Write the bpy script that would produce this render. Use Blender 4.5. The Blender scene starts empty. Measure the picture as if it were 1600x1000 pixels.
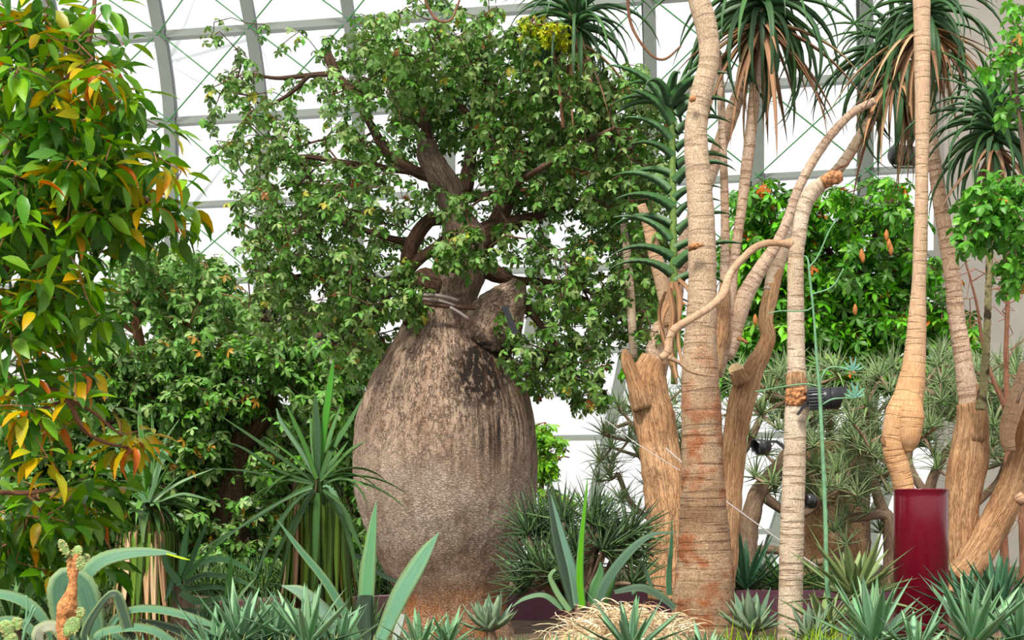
import bpy, math, random
import numpy as np
from mathutils import Vector, Matrix, Quaternion, noise

rnd = random.Random(7)
NR = np.random.RandomState(11)
SC = bpy.context.scene
COL = SC.collection
F, ZC, HY = 2280.0, 1.6, 800.0


def lin(r, g, b):
    f = lambda c: (c / 255 / 12.92) if c <= 10.3 else ((c / 255 + 0.055) / 1.055) ** 2.4
    return (f(r), f(g), f(b), 1.0)


# ------------------------------------------------------------------ camera, sky, sun, exposure
cd = bpy.data.cameras.new('camera')
cam = bpy.data.objects.new('camera', cd)
COL.objects.link(cam)
cam.location = (0, 0, ZC)
cam.rotation_euler = (math.pi / 2, 0, 0)
cd.sensor_width = 36
cd.lens = 36 * F / 1600
cd.shift_y = (HY - 500) / 1600
cd.clip_end = 300
SC.camera = cam

w = bpy.data.worlds.new('overcast_sky')
SC.world = w
w.use_nodes = True
wn = w.node_tree
bg = wn.nodes['Background']
bg.inputs['Color'].default_value = (1.0, 0.99, 0.975, 1)
bg.inputs['Strength'].default_value = 0.92

sd = bpy.data.lights.new('sun', 'SUN')
sd.energy = 4.6
sd.angle = math.radians(14)
sd.color = (1.0, 0.94, 0.84)
so = bpy.data.objects.new('sun', sd)
COL.objects.link(so)
so.rotation_euler = (math.radians(38), math.radians(-8), math.radians(-14))

vs = SC.view_settings
vs.view_transform = 'Standard'
vs.look = 'None'
vs.gamma = 1
vs.use_curve_mapping = False
vs.exposure = 0.28
SC.cycles.max_bounces = 6
SC.cycles.transparent_max_bounces = 12


# ------------------------------------------------------------------ helpers
def P(px, py, Y):
    return Vector(((px - 800) / F * Y, Y, ZC - (py - HY) / F * Y))


def S(px, Y):
    return px / F * Y


def offset(o):
    v = Vector((0, 0, 0))
    while o is not None:
        v += o.location
        o = o.parent
    return v


def tag(o, label=None, cat=None, group=None, kind=None):
    if label: o['label'] = label
    if cat: o['category'] = cat
    if group: o['group'] = group
    if kind: o['kind'] = kind
    return o


def thing(name, label, cat, loc, group=None):
    o = bpy.data.objects.new(name, None)
    o.empty_display_size = 0.1
    COL.objects.link(o)
    o.location = loc
    return tag(o, label, cat, group)


def link(name, me, parent=None, loc=(0, 0, 0), rot=None, scale=None):
    """loc is in world space; parents are never rotated"""
    o = bpy.data.objects.new(name, me)
    COL.objects.link(o)
    if parent is not None:
        o.parent = parent
        o.location = Vector(loc) - offset(parent)
    else:
        o.location = loc
    if rot is not None:
        o.rotation_mode = 'QUATERNION'
        o.rotation_quaternion = rot
    if scale is not None:
        o.scale = scale if hasattr(scale, '__len__') else (scale,) * 3
    return o


def recentre(o):
    """top-level single mesh: move the origin to the base of the mesh"""
    me = o.data
    n = len(me.vertices)
    co = np.empty(n * 3, 'f')
    me.vertices.foreach_get('co', co)
    co = co.reshape(-1, 3)
    b = np.array([(co[:, 0].min() + co[:, 0].max()) / 2, (co[:, 1].min() + co[:, 1].max()) / 2, co[:, 2].min()], 'f')
    me.vertices.foreach_set('co', (co - b).ravel())
    o.location = Vector([float(x) for x in b]) + o.location
    return o


def np_mesh(name, V, T, mats, colr=None, uv=None, smooth=True, mi=None):
    """V (n,3); T (m,k) faces all of k corners; colr (n,4) per vertex; uv (n,2) per vertex"""
    me = bpy.data.meshes.new(name)
    V = np.asarray(V, 'f'); T = np.asarray(T, 'i')
    m, k = T.shape
    me.vertices.add(len(V)); me.vertices.foreach_set('co', V.ravel())
    me.loops.add(m * k); me.loops.foreach_set('vertex_index', T.ravel())
    me.polygons.add(m)
    me.polygons.foreach_set('loop_start', np.arange(0, m * k, k, dtype='i'))
    me.polygons.foreach_set('loop_total', np.full(m, k, 'i'))
    me.polygons.foreach_set('use_smooth', np.full(m, smooth))
    if mi is not None:
        me.polygons.foreach_set('material_index', np.asarray(mi, 'i'))
    if not isinstance(mats, (list, tuple)): mats = [mats]
    for x in mats: me.materials.append(x)
    if uv is not None:
        l = me.uv_layers.new(name='UVMap')
        l.data.foreach_set('uv', np.asarray(uv, 'f')[T.ravel()].ravel())
    if colr is not None:
        a = me.color_attributes.new('Col', 'FLOAT_COLOR', 'POINT')
        a.data.foreach_set('color', np.asarray(colr, 'f').ravel())
    me.update(calc_edges=True)
    me.validate()
    return me


class MB:
    """collects quads/tris/ngons for small built objects"""
    def __init__(s): s.v = []; s.f = []; s.m = []
    def add(s, vs, fs, mi=0):
        n = len(s.v); s.v += [tuple(x) for x in vs]
        s.f += [tuple(i + n for i in q) for q in fs]; s.m += [mi] * len(fs)
    def box(s, a, b, mi=0, M=None, bev=0.0):
        x0, y0, z0 = a; x1, y1, z1 = b
        vs = [Vector(p) for p in ((x0, y0, z0), (x1, y0, z0), (x1, y1, z0), (x0, y1, z0), (x0, y0, z1), (x1, y0, z1), (x1, y1, z1), (x0, y1, z1))]
        if M: vs = [M @ p for p in vs]
        s.add(vs, [(0, 3, 2, 1), (4, 5, 6, 7), (0, 1, 5, 4), (1, 2, 6, 5), (2, 3, 7, 6), (3, 0, 4, 7)], mi)
    def bar(s, p, q, wdt, dep, up=Vector((0, 1, 0)), mi=0):
        """rectangular bar from p to q; dep along `up`"""
        p, q = Vector(p), Vector(q)
        t = (q - p).normalized()
        u = (up - t * up.dot(t)).normalized(); sd_ = t.cross(u)
        c = []
        for e in (p, q):
            for a, b in ((-1, -1), (1, -1), (1, 1), (-1, 1)):
                c.append(e + sd_ * (a * wdt / 2) + u * (b * dep / 2))
        s.add(c, [(0, 3, 2, 1), (4, 5, 6, 7), (0, 1, 5, 4), (1, 2, 6, 5), (2, 3, 7, 6), (3, 0, 4, 7)], mi)
    def lathe(s, prof, n=32, M=None, mi=0, cap=True):
        vs = []
        for r, z in prof:
            for k in range(n):
                a = 2 * math.pi * k / n
                p = Vector((r * math.cos(a), r * math.sin(a), z))
                vs.append(M @ p if M else p)
        fs = []
        for i in range(len(prof) - 1):
            for k in range(n):
                k2 = (k + 1) % n
                fs.append((i * n + k, i * n + k2, (i + 1) * n + k2, (i + 1) * n + k))
        if cap:
            fs.append(tuple(reversed(range(n)))); fs.append(tuple(range((len(prof) - 1) * n, len(prof) * n)))
        s.add(vs, fs, mi)
    def tube(s, pts, r, n=8, mi=0):
        V, Q, UV = tube_arrays([Vector(p) for p in pts], [r] * len(pts) if not hasattr(r, '__len__') else r, n)
        s.add([tuple(x) for x in V], [tuple(int(i) for i in q) for q in Q], mi)
        k = len(V)
        base = len(s.v) - k
        s.f.append(tuple(base + i for i in reversed(range(n)))); s.m.append(mi)
        s.f.append(tuple(base + k - (n + 1) + i for i in range(n))); s.m.append(mi)
    def build(s, name, mats, parent=None, smooth=False, bevel=0):
        me = bpy.data.meshes.new(name)
        me.from_pydata(s.v, [], s.f)
        if not isinstance(mats, (list, tuple)): mats = [mats]
        for x in mats: me.materials.append(x)
        me.polygons.foreach_set('material_index', s.m)
        me.polygons.foreach_set('use_smooth', [smooth] * len(s.f))
        me.update()
        o = link(name, me, parent)
        if bevel:
            b = o.modifiers.new('bevel', 'BEVEL'); b.width = bevel; b.segments = 2; b.limit_method = 'ANGLE'
        if parent is None: recentre(o)
        return o


def catmull(pts, vals, step):
    """resample points (and scalar values) along a Catmull-Rom spline about every `step` metres"""
    n = len(pts)
    out, ov = [], []
    for i in range(n - 1):
        p0 = pts[i - 1] if i else pts[0] * 2 - pts[1]
        p1, p2 = pts[i], pts[i + 1]
        p3 = pts[i + 2] if i + 2 < n else p2 * 2 - p1
        v0 = vals[max(i - 1, 0)]; v1, v2 = vals[i], vals[i + 1]; v3 = vals[min(i + 2, n - 1)]
        k = max(1, int((p2 - p1).length / step))
        for j in range(k):
            t = j / k
            a = -t ** 3 + 2 * t * t - t; b = 3 * t ** 3 - 5 * t * t + 2; c = -3 * t ** 3 + 4 * t * t + t; d = t ** 3 - t * t
            out.append((p0 * a + p1 * b + p2 * c + p3 * d) * 0.5)
            ov.append(max(1e-4, (v0 * a + v1 * b + v2 * c + v3 * d) * 0.5))
    out.append(pts[-1]); ov.append(vals[-1])
    return out, ov


def tube_arrays(pts, rad, n=16, bump=None, bumpf=None):
    """swept tube with UVs (u = metres round, v = metres along); duplicated seam column at the back"""
    P_ = [Vector(p) for p in pts]
    m = len(P_)
    T = []
    for i in range(m):
        a = P_[max(i - 1, 0)]; b = P_[min(i + 1, m - 1)]
        t = (b - a)
        T.append(t.normalized() if t.length > 1e-9 else Vector((0, 0, 1)))
    ref = Vector((0, 1, 0))
    if abs(T[0].dot(ref)) > 0.9: ref = Vector((1, 0, 0))
    u = (ref - T[0] * ref.dot(T[0])).normalized()
    V, UV = [], []
    L = 0
    for i in range(m):
        if i: L += (P_[i] - P_[i - 1]).length
        u = (u - T[i] * u.dot(T[i])).normalized()
        v = T[i].cross(u)
        for k in range(n + 1):
            a = 2 * math.pi * k / n
            d = u * math.cos(a) + v * math.sin(a)
            r = rad[i]
            if bumpf and k < n:
                r += bumpf(P_[i] + d * rad[i], a, L, rad[i])
            elif bumpf:
                r += bumpf(P_[i] + (u) * rad[i], 0.0, L, rad[i])
            V.append(P_[i] + d * r)
            UV.append((k / n * 2 * math.pi * 0.12, L))
    Q = []
    w_ = n + 1
    for i in range(m - 1):
        for k in range(n):
            Q.append((i * w_ + k, i * w_ + k + 1, (i + 1) * w_ + k + 1, (i + 1) * w_ + k))
    return np.array([tuple(x) for x in V], 'f'), np.array(Q, 'i'), np.array(UV, 'f')


def nz(p, s, d=0):
    return noise.noise(Vector(p) * s + Vector((d * 7.1, d * 3.3, d)))


def limb_mesh(name, pts, rad, mat, n=18, step=0.03, amp=0.05, freq=9.0, ring=0.0, ringd=0.05, flute=0.0, cap=True):
    """a trunk or branch: spline tube with noise, growth rings and flutes as real relief"""
    pts, rad = catmull([Vector(p) for p in pts], rad, step)

    def bf(q, a, L, r):
        v = amp * r * (nz(q, freq) + 0.5 * nz(q, freq * 2.7, 1))
        if ring:
            ph = (L / ringd + 0.35 * nz(q, 3.0, 2)) % 1.0
            v += ring * (-math.exp(-((ph - 0.5) / 0.12) ** 2) + 0.3 * math.exp(-((ph - 0.68) / 0.12) ** 2))
        if flute:
            v += flute * r * (1 - abs(nz(Vector((q.x, q.y, q.z * 0.18)), 26.0, 3)) * 3.2)
        return v
    V, Q, UV = tube_arrays(pts, rad, n, bumpf=bf)
    T = Q
    if cap:  # close both ends with fans folded into quads
        w_ = n + 1
        c0 = len(V); c1 = c0 + 1
        V = np.vstack([V, [tuple(pts[0])], [tuple(pts[-1])]]).astype('f')
        UV = np.vstack([UV, [UV[0]], [UV[-1]]]).astype('f')
        ex = []
        b = (len(pts) - 1) * w_
        for k in range(0, n, 2):
            ex.append((c0, (k + 2) if k + 2 <= n else 0, k + 1, k))
            ex.append((c1, b + k, b + k + 1, b + ((k + 2) if k + 2 <= n else 0)))
        T = np.vstack([Q, ex])
    return np_mesh(name, V, T, mat, uv=UV)


def pix(pts, Y=None):
    """[(px,py,(Y))...] -> world"""
    return [P(p[0], p[1], p[2] if len(p) > 2 else Y) for p in pts]


def limb(name, spec, Y, mat, parent=None, **kw):
    """spec [(px,py,halfwidth_px,(Y))]"""
    pts = [P(s[0], s[1], s[3] if len(s) > 3 else Y) for s in spec]
    rad = [S(s[2], s[3] if len(s) > 3 else Y) for s in spec]
    o = link(name, limb_mesh(name, pts, rad, mat, **kw), parent)
    if parent is None: recentre(o)
    return o


# ------------------------------------------------------------------ materials
class N:
    def __init__(s, name):
        s.m = bpy.data.materials.new(name); s.m.use_nodes = True
        s.t = s.m.node_tree; s.b = s.t.nodes['Principled BSDF']; s.out = s.t.nodes['Material Output']
    def n(s, typ, **kw):
        x = s.t.nodes.new('ShaderNode' + typ)
        for k, v in kw.items(): setattr(x, k, v)
        return x
    def l(s, a, b): s.t.links.new(a, b)
    def set(s, **kw):
        for k, v in kw.items(): s.b.inputs[k.replace('_', ' ')].default_value = v
    def coord(s, kind='Object', scale=(1, 1, 1)):
        c = s.n('TexCoord'); mp = s.n('Mapping'); mp.inputs['Scale'].default_value = scale
        s.l(c.outputs[kind], mp.inputs['Vector']); return mp.outputs[0]
    def noise(s, vec, scale, detail=4, rough=0.55, dist=0.0):
        x = s.n('TexNoise'); x.inputs['Scale'].default_value = scale; x.inputs['Detail'].default_value = detail
        x.inputs['Roughness'].default_value = rough; x.inputs['Distortion'].default_value = dist
        s.l(vec, x.inputs['Vector']); return x.outputs['Fac']
    def voro(s, vec, scale, feat='DISTANCE_TO_EDGE', rand=1.0):
        x = s.n('TexVoronoi', feature=feat); x.inputs['Scale'].default_value = scale
        x.inputs['Randomness'].default_value = rand
        s.l(vec, x.inputs['Vector']); return x.outputs['Distance']
    def ramp(s, fac, stops):
        x = s.n('ValToRGB'); e = x.color_ramp.elements
        while len(e) < len(stops): e.new(0.5)
        for i, (p, c) in enumerate(stops):
            e[i].position = p; e[i].color = c if hasattr(c, '__len__') else (c, c, c, 1)
        s.l(fac, x.inputs['Fac']); return x.outputs['Color']
    def mix(s, fac, a, b, mode='MIX'):
        x = s.n('Mix', data_type='RGBA', blend_type=mode)
        for sock, v in ((x.inputs[0], fac), (x.inputs[6], a), (x.inputs[7], b)):
            if isinstance(v, bpy.types.NodeSocket): s.l(v, sock)
            else: sock.default_value = v
        return x.outputs[2]
    def math(s, op, a, b=0.0, clamp=False):
        x = s.n('Math', operation=op, use_clamp=clamp)
        for i, v in enumerate((a, b)):
            if isinstance(v, bpy.types.NodeSocket): s.l(v, x.inputs[i])
            else: x.inputs[i].default_value = v
        return x.outputs[0]
    def warp(s, vec, scale, amt):
        x = s.n('TexNoise'); x.inputs['Scale'].default_value = scale; x.inputs['Detail'].default_value = 3
        s.l(vec, x.inputs['Vector'])
        y = s.n('Vector', ) if False else s.n('VectorMath', operation='MULTIPLY_ADD')
        s.l(x.outputs['Color'], y.inputs[0]); y.inputs[1].default_value = (amt,) * 3
        s.l(vec, y.inputs[2]); return y.outputs[0]
    def bump(s, h, strength=0.5, dist=0.01):
        x = s.n('Bump'); x.inputs['Strength'].default_value = strength; x.inputs['Distance'].default_value = dist
        s.l(h, x.inputs['Height']); s.l(x.outputs[0], s.b.inputs['Normal'])
    def color(s, c):
        s.l(c, s.b.inputs['Base Color'])
    def sat(s, c, k, v=1.0):
        x = s.n('HueSaturation'); x.inputs['Saturation'].default_value = k; x.inputs['Value'].default_value = v
        s.l(c, x.inputs['Color']); return x.outputs[0]


def mat_plain(name, col, rough=0.5, metal=0.0, spec=0.5, nscale=0, namp=0.15, bumpd=0.0):
    a = N(name); a.set(Roughness=rough, Metallic=metal); a.b.inputs['Specular IOR Level'].default_value = spec
    a.b.inputs['Base Color'].default_value = col
    if nscale:
        v = a.coord(); f = a.noise(v, nscale, 6)
        c = a.mix(a.ramp(f, [(0.35, 0.0), (0.7, 1.0)]), tuple(x * (1 - namp) for x in col[:3]) + (1,), tuple(min(1, x * (1 + namp)) for x in col[:3]) + (1,))
        a.color(c)
        if bumpd: a.bump(f, 0.6, bumpd)
    return a.m


def mat_leaf(name, rough=0.42, transl=0.3, spec=0.35, vein=0.0):
    a = N(name); a.set(Roughness=rough); a.b.inputs['Specular IOR Level'].default_value = spec
    at = a.n('Attribute'); at.attribute_name = 'Col'
    v = a.coord('Object'); f = a.noise(v, 22, 3)
    c = a.mix(f, a.mix(0.36, at.outputs['Color'], (0.0, 0.0, 0.0, 1)), a.mix(0.1, at.outputs['Color'], (1, 1, 0.6, 1)))
    c = a.sat(c, 1.14, 1.04)
    a.color(c)
    if vein:
        uvv = a.coord('UV'); x = a.n('TexWave', wave_type='BANDS', bands_direction='X'); x.inputs['Scale'].default_value = vein
        x.inputs['Distortion'].default_value = 1.0
        a.l(uvv, x.inputs['Vector']); a.bump(x.outputs['Fac'], 0.25, 0.003)
    tr = a.n('BsdfTranslucent')
    a.l(a.mix(0.5, c, a.mix(1.0, c, (1.0, 1.0, 0.35, 1), 'MULTIPLY')), tr.inputs['Color'])
    ms = a.n('MixShader'); ms.inputs[0].default_value = transl
    a.l(a.b.outputs[0], ms.inputs[1]); a.l(tr.outputs[0], ms.inputs[2]); a.l(ms.outputs[0], a.out.inputs['Surface'])
    return a.m


def mat_succ(name, rough=0.45, stripes=1.0):
    """thick leaves: colour per vertex, long faint streaks, waxy bloom"""
    a = N(name); a.set(Roughness=rough); a.b.inputs['Specular IOR Level'].default_value = 0.3
    at = a.n('Attribute'); at.attribute_name = 'Col'
    uv = a.coord('UV', (60, 3.0, 1))
    st = a.noise(uv, 1.0, 3)
    c = a.mix(a.ramp(st, [(0.3, 0.0), (0.7, 1.0)]), a.mix(0.25 * stripes, at.outputs['Color'], (0, 0, 0, 1)), a.mix(0.1 * stripes, at.outputs['Color'], (0.9, 1, 0.8, 1)))
    ob = a.coord('Object'); fr = a.noise(ob, 60, 2)
    c = a.mix(a.ramp(fr, [(0.62, 0.0), (0.75, 0.35)]), c, a.mix(0.5, at.outputs['Color'], lin(150, 140, 110)))
    c = a.sat(c, 1.28 if rough < .7 else 0.95, 0.92 if rough < .7 else 1.05)
    a.color(c)
    a.bump(st, 0.25, 0.004)
    return a.m


def mat_bark(name, base, dark, light, long_=14.0, around=34.0, crack=0.5, ring=0.0, bumpd=0.012, hue2=None, zmix=None, ringw=30.0):
    """bark on UVs in metres: long fissures, flakes, optional growth rings, optional change of colour up the trunk (zmix=(z0,z1,col))"""
    a = N(name); a.set(Roughness=0.85); a.b.inputs['Specular IOR Level'].default_value = 0.25
    ob = a.coord('Object')
    uv = a.coord('UV', (around, long_, 1))
    wv = a.warp(uv, 0.8, 0.9)
    big = a.noise(ob, 3.0, 5)
    fine = a.noise(uv, 3.0, 6, 0.65)
    fis = a.noise(a.warp(a.coord('UV', (around * .55, long_ * .35, 1)), 1.2, 0.8), 1.0, 3, 0.6)
    ck = a.ramp(a.math('ABSOLUTE', a.math('SUBTRACT', fis, 0.5)), [(0.0, 0.0), (0.05, 1.0)])
    c = a.mix(a.ramp(big, [(0.3, 0.0), (0.7, 1.0)]), base, light)
    if hue2: c = a.mix(a.ramp(a.noise(ob, 6.0, 4), [(0.5, 0.0), (0.62, 0.9)]), c, hue2)
    if zmix:
        g = a.n('NewGeometry'); sp = a.n('SeparateXYZ'); a.l(g.outputs['Position'], sp.inputs[0])
        mr = a.n('MapRange'); mr.inputs[1].default_value = zmix[0]; mr.inputs[2].default_value = zmix[1]
        zz = a.math('ADD', sp.outputs['Z'], a.math('MULTIPLY', big, 0.5)); a.l(zz, mr.inputs[0])
        c = a.mix(mr.outputs[0], c, zmix[2])
    c = a.mix(a.math('MULTIPLY', a.ramp(fine, [(0.42, 0.0), (0.7, 1.0)]), 0.75), c, dark)
    c = a.mix(a.math('MULTIPLY', a.math('SUBTRACT', 1.0, ck), crack), c, dark)
    h = a.math('ADD', a.math('MULTIPLY', ck, crack), a.math('MULTIPLY', fine, -0.6))
    if ring:
        u2 = a.coord('UV', (2.0, ringw, 1)); r_ = a.noise(a.warp(u2, 0.6, 0.35), 1.0, 2)
        rr = a.ramp(r_, [(0.52, 0.0), (0.60, 1.0)])
        c = a.mix(a.math('MULTIPLY', rr, ring), c, dark)
        u3 = a.coord('UV', (8.0, ringw * 4.5, 1)); r3 = a.ramp(a.noise(u3, 1.0, 2), [(0.6, 0.0), (0.66, 1.0)])
        c = a.mix(a.math('MULTIPLY', r3, ring * 0.55), c, dark)
        h = a.math('SUBTRACT', h, a.math('MULTIPLY', rr, 0.8))
    # pale flecks
    fl = a.ramp(a.noise(uv, 5.0, 2), [(0.68, 0.0), (0.74, 0.6)])
    c = a.mix(fl, c, light)
    a.color(c); a.bump(h, 0.9, bumpd)
    return a.m


M = {}
M['boab_leaf'] = mat_leaf('boab_leaf', 0.5, 0.22)
M['leaf'] = mat_leaf('broad_leaf', 0.38, 0.32)
M['leaf_bg'] = mat_leaf('shrub_leaf', 0.42, 0.22)
M['aloe'] = mat_succ('aloe_leaf', 0.48)
M['agave'] = mat_succ('agave_leaf', 0.5, 0.8)
M['dry'] = mat_succ('dry_leaf', 0.8)
M['bark_palm'] = mat_bark('ringed_bark', lin(196, 165, 138), lin(120, 80, 56), lin(222, 200, 178), 16, 20, 0.25, 0.4, 0.006, ringw=26)
M['bark_grey'] = mat_bark('pale_grey_ringed_bark', lin(190, 168, 142), lin(122, 92, 68), lin(220, 206, 186), 30, 24, 0.25, 0.45, 0.005, ringw=30)
M['bark_orange'] = mat_bark('orange_fissured_bark', lin(198, 150, 106), lin(126, 80, 50), lin(222, 182, 140), 9, 60, 0.42, 0.0, 0.02)
M['bark_mid'] = mat_bark('tan_smooth_bark', lin(202, 164, 130), lin(146, 102, 70), lin(220, 190, 160), 9, 40, 0.18, 0.14, 0.008)
M['bark_bulge'] = mat_bark('smooth_orange_to_beige_bark', lin(206, 156, 108), lin(140, 92, 58), lin(222, 182, 140), 6, 40, 0.12, 0.04, 0.006, zmix=(2.5, 3.3, lin(204, 176, 148)))
M['banded'] = mat_bark('banded_stem_bark', lin(140, 132, 92), lin(44, 34, 24), lin(176, 168, 124), 9, 40, 0.1, 0.9, 0.004, ringw=9)
M['bark_main'] = mat_bark('brown_to_beige_bark', lin(134, 104, 78), lin(78, 52, 36), lin(204, 176, 144), 30, 30, 0.25, 0.24, 0.005, hue2=lin(150, 84, 44), zmix=(2.3, 3.6, lin(206, 182, 154)), ringw=22)
M['bark_dark'] = mat_bark('dark_bark', lin(92, 68, 52), lin(40, 28, 22), lin(126, 98, 78), 10, 40, 0.6)
M['bark_grey2'] = mat_bark('grey_brown_branch', lin(146, 118, 96), lin(84, 62, 48), lin(182, 158, 134), 12, 40, 0.4)
M['bark_red'] = mat_bark('reddish_twig', lin(150, 98, 72), lin(90, 54, 40), lin(190, 140, 112), 10, 40, 0.3)
M['straw'] = mat_plain('dry_straw', lin(214, 186, 142), 0.8, nscale=9, namp=0.35)
M['steel'] = mat_plain('painted_steel', lin(118, 126, 120), 0.4, 0.1, nscale=3, namp=0.05)
M['rod'] = mat_plain('green_rod', lin(52, 118, 62), 0.5)
M['pale'] = mat_plain('pale_strut', lin(226, 232, 236), 0.5)
M['black'] = mat_plain('black_housing', lin(34, 36, 40), 0.35, nscale=14, namp=0.2)
M['fin'] = mat_plain('fin_metal', lin(92, 96, 100), 0.4)
M['lens'] = mat_plain('dark_lens', lin(20, 22, 26), 0.1)
M['strap'] = mat_plain('grey_strap', lin(128, 116, 112), 0.7)
M['wire'] = mat_plain('pale_wire', lin(206, 200, 200), 0.5)
M['stem_olive'] = mat_plain('olive_stem', lin(96, 126, 52), 0.5, nscale=30, namp=0.3)
M['stem_green'] = mat_plain('jointed_green_stem', lin(104, 150, 112), 0.5, nscale=30, namp=0.2)
M['cut'] = mat_plain('cut_wood', lin(226, 196, 150), 0.8, nscale=40, namp=0.2, bumpd=0.004)
M['scar'] = mat_plain('torn_wood', lin(178, 122, 80), 0.95, nscale=45, namp=0.65, bumpd=0.03)
M['maroon'] = mat_plain('maroon_gloss_paint', lin(104, 8, 32), 0.2, nscale=40, namp=0.06)
M['planter'] = mat_plain('muted_purple_planter', lin(104, 62, 78), 0.5, nscale=5, namp=0.08)
M['pear'] = mat_plain('prickly_pear_green', lin(120, 150, 84), 0.6, nscale=30, namp=0.3, bumpd=0.006)
M['pear_dry'] = mat_plain('corky_prickly_pear', lin(190, 128, 76), 0.9, nscale=70, namp=0.5, bumpd=0.02)
M['spine'] = mat_plain('pale_spines', lin(226, 208, 150), 0.7)
M['pod'] = mat_plain('orange_brown_pod', lin(168, 104, 46), 0.7, nscale=20, namp=0.2)
M['weed'] = mat_leaf('weed_leaf', 0.5, 0.35)


def mat_boab():
    a = N('bottle_tree_bark'); a.set(Roughness=0.82); a.b.inputs['Specular IOR Level'].default_value = 0.3
    g = a.n('NewGeometry'); sp = a.n('SeparateXYZ'); a.l(g.outputs['Position'], sp.inputs[0])
    uvc = a.coord('UV', (1, 1, 1))
    ob = a.coord('Object')
    Z = sp.outputs['Z']
    def band(z0, z1):
        mr = a.n('MapRange', interpolation_type='SMOOTHSTEP'); mr.inputs[1].default_value = z0; mr.inputs[2].default_value = z1
        a.l(Z, mr.inputs[0]); return mr.outputs[0]
    up = band(1.45, 2.55)                       # 0 low belly ... 1 shoulders
    big = a.noise(ob, 2.2, 5)
    # upper belly: plates between vertical and net-like cracks
    u1 = a.warp(a.coord('UV', (26, 15, 1)), 1.6, 1.7)
    v1 = a.voro(u1, 1.0); ck1 = a.ramp(v1, [(0.0, 0.0), (0.09, 1.0)])
    brk = a.ramp(a.noise(a.coord('UV', (14, 8, 1)), 1.0, 3), [(0.42, 0.0), (0.58, 1.0)])
    ck1 = a.math('MAXIMUM', ck1, a.math('SUBTRACT', 1.0, brk))
    u1b = a.warp(a.coord('UV', (46, 9, 1)), 0.8, 0.8)
    v1b = a.noise(a.warp(a.coord('UV', (26, 6, 1)), 1.5, 1.0), 1.0, 4, 0.6); ck1b = a.ramp(a.math('ABSOLUTE', a.math('SUBTRACT', v1b, 0.5)), [(0.0, 0.15), (0.022, 1.0)])
    # lower belly: small horizontal wrinkles and warts
    u2 = a.warp(a.coord('UV', (24, 66, 1)), 1.4, 1.5)
    v2 = a.voro(u2, 1.0); ck2 = a.ramp(v2, [(0.0, 0.35), (0.13, 1.0)])
    wart = a.ramp(a.voro(a.coord('UV', (55, 55, 1)), 1.0, 'F1'), [(0.10, 1.0), (0.32, 0.0)])
    fine = a.noise(a.coord('UV', (110, 110, 1)), 1.0, 5, 0.7)
    c = a.mix(a.ramp(big, [(0.3, 0.0), (0.7, 1.0)]), lin(160, 134, 114), lin(190, 166, 146))
    # greyer, paler bloom round the lower belly
    bl = a.math('MULTIPLY', a.math('MULTIPLY', band(1.15, 1.5), a.math('SUBTRACT', 1.0, band(1.75, 2.1))), a.ramp(a.noise(ob, 3.3, 5), [(0.3, 0.1), (0.6, 0.8)]))
    c = a.mix(bl, c, lin(202, 186, 170))
    # rusty foot
    ft = a.math('MULTIPLY', a.math('SUBTRACT', 1.0, band(0.85, 1.12)), a.ramp(a.noise(ob, 4.0, 3), [(0.35, 0.2), (0.6, 1.0)]))
    c = a.mix(ft, c, lin(168, 108, 58))
    dk = lin(66, 44, 32)
    crk = a.mix(up, ck2, a.mix(1.0, ck1, ck1b, 'MULTIPLY'))
    inv = a.math('SUBTRACT', 1.0, crk)
    c = a.mix(a.math('MULTIPLY', inv, 0.74), c, dk)
    c = a.mix(a.ramp(fine, [(0.52, 0.0), (0.75, 0.7)]), c, dk)
    c = a.mix(a.math('MULTIPLY', a.math('MULTIPLY', wart, a.math('SUBTRACT', 1.0, up)), 0.45), c, lin(222, 206, 188))
    # black sap stain running down in streaks from under the burl (its own shape on the bark)
    sx = sp.outputs['X']
    cx = a.math('ADD', sx, 0.235)                                   # centre of stain
    dx = a.math('MULTIPLY', cx, cx)
    zz = a.math('SUBTRACT', Z, 2.72); dz = a.math('MULTIPLY', zz, zz)
    core = a.math('SUBTRACT', 1.0, a.math('ADD', a.math('MULTIPLY', dx, 9.0), a.math('MULTIPLY', dz, 5.0)), True)
    cx2 = a.math('ADD', sx, 0.10); dx2 = a.math('MULTIPLY', cx2, cx2)
    wide = a.math('MULTIPLY', a.math('SUBTRACT', 1.0, a.math('MULTIPLY', dx2, 7.0), True), a.math('MULTIPLY', band(1.7, 2.25), a.math('SUBTRACT', 1.0, band(2.7, 2.95))))
    stk = a.ramp(a.noise(a.warp(a.coord('UV', (30, 1.6, 1)), 1.5, 0.5), 1.0, 3), [(0.44, 0.0), (0.6, 1.0)])
    st = a.math('MAXIMUM', a.math('MULTIPLY', core, a.ramp(a.noise(a.coord('UV', (22, 14, 1)), 1.0, 4), [(0.33, 0.0), (0.5, 1.4)])), a.math('MULTIPLY', wide, stk))
    c = a.mix(a.math('MULTIPLY', st, 0.95, True), c, lin(34, 24, 18))
    # dull brown streaks along the sides
    c = a.mix(a.math('MULTIPLY', a.ramp(a.noise(a.coord('UV', (9, 1.4, 1)), 1.0, 4), [(0.5, 0.0), (0.66, 1.0)]), 0.45), c, lin(104, 72, 50))
    a.color(c)
    h = a.math('ADD', crk, a.math('ADD', a.math('MULTIPLY', fine, -0.5), a.math('MULTIPLY', a.math('MULTIPLY', wart, a.math('SUBTRACT', 1.0, up)), 0.9)))
    a.bump(h, 1.0, 0.014)
    return a.m


M['boab'] = mat_boab()


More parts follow.
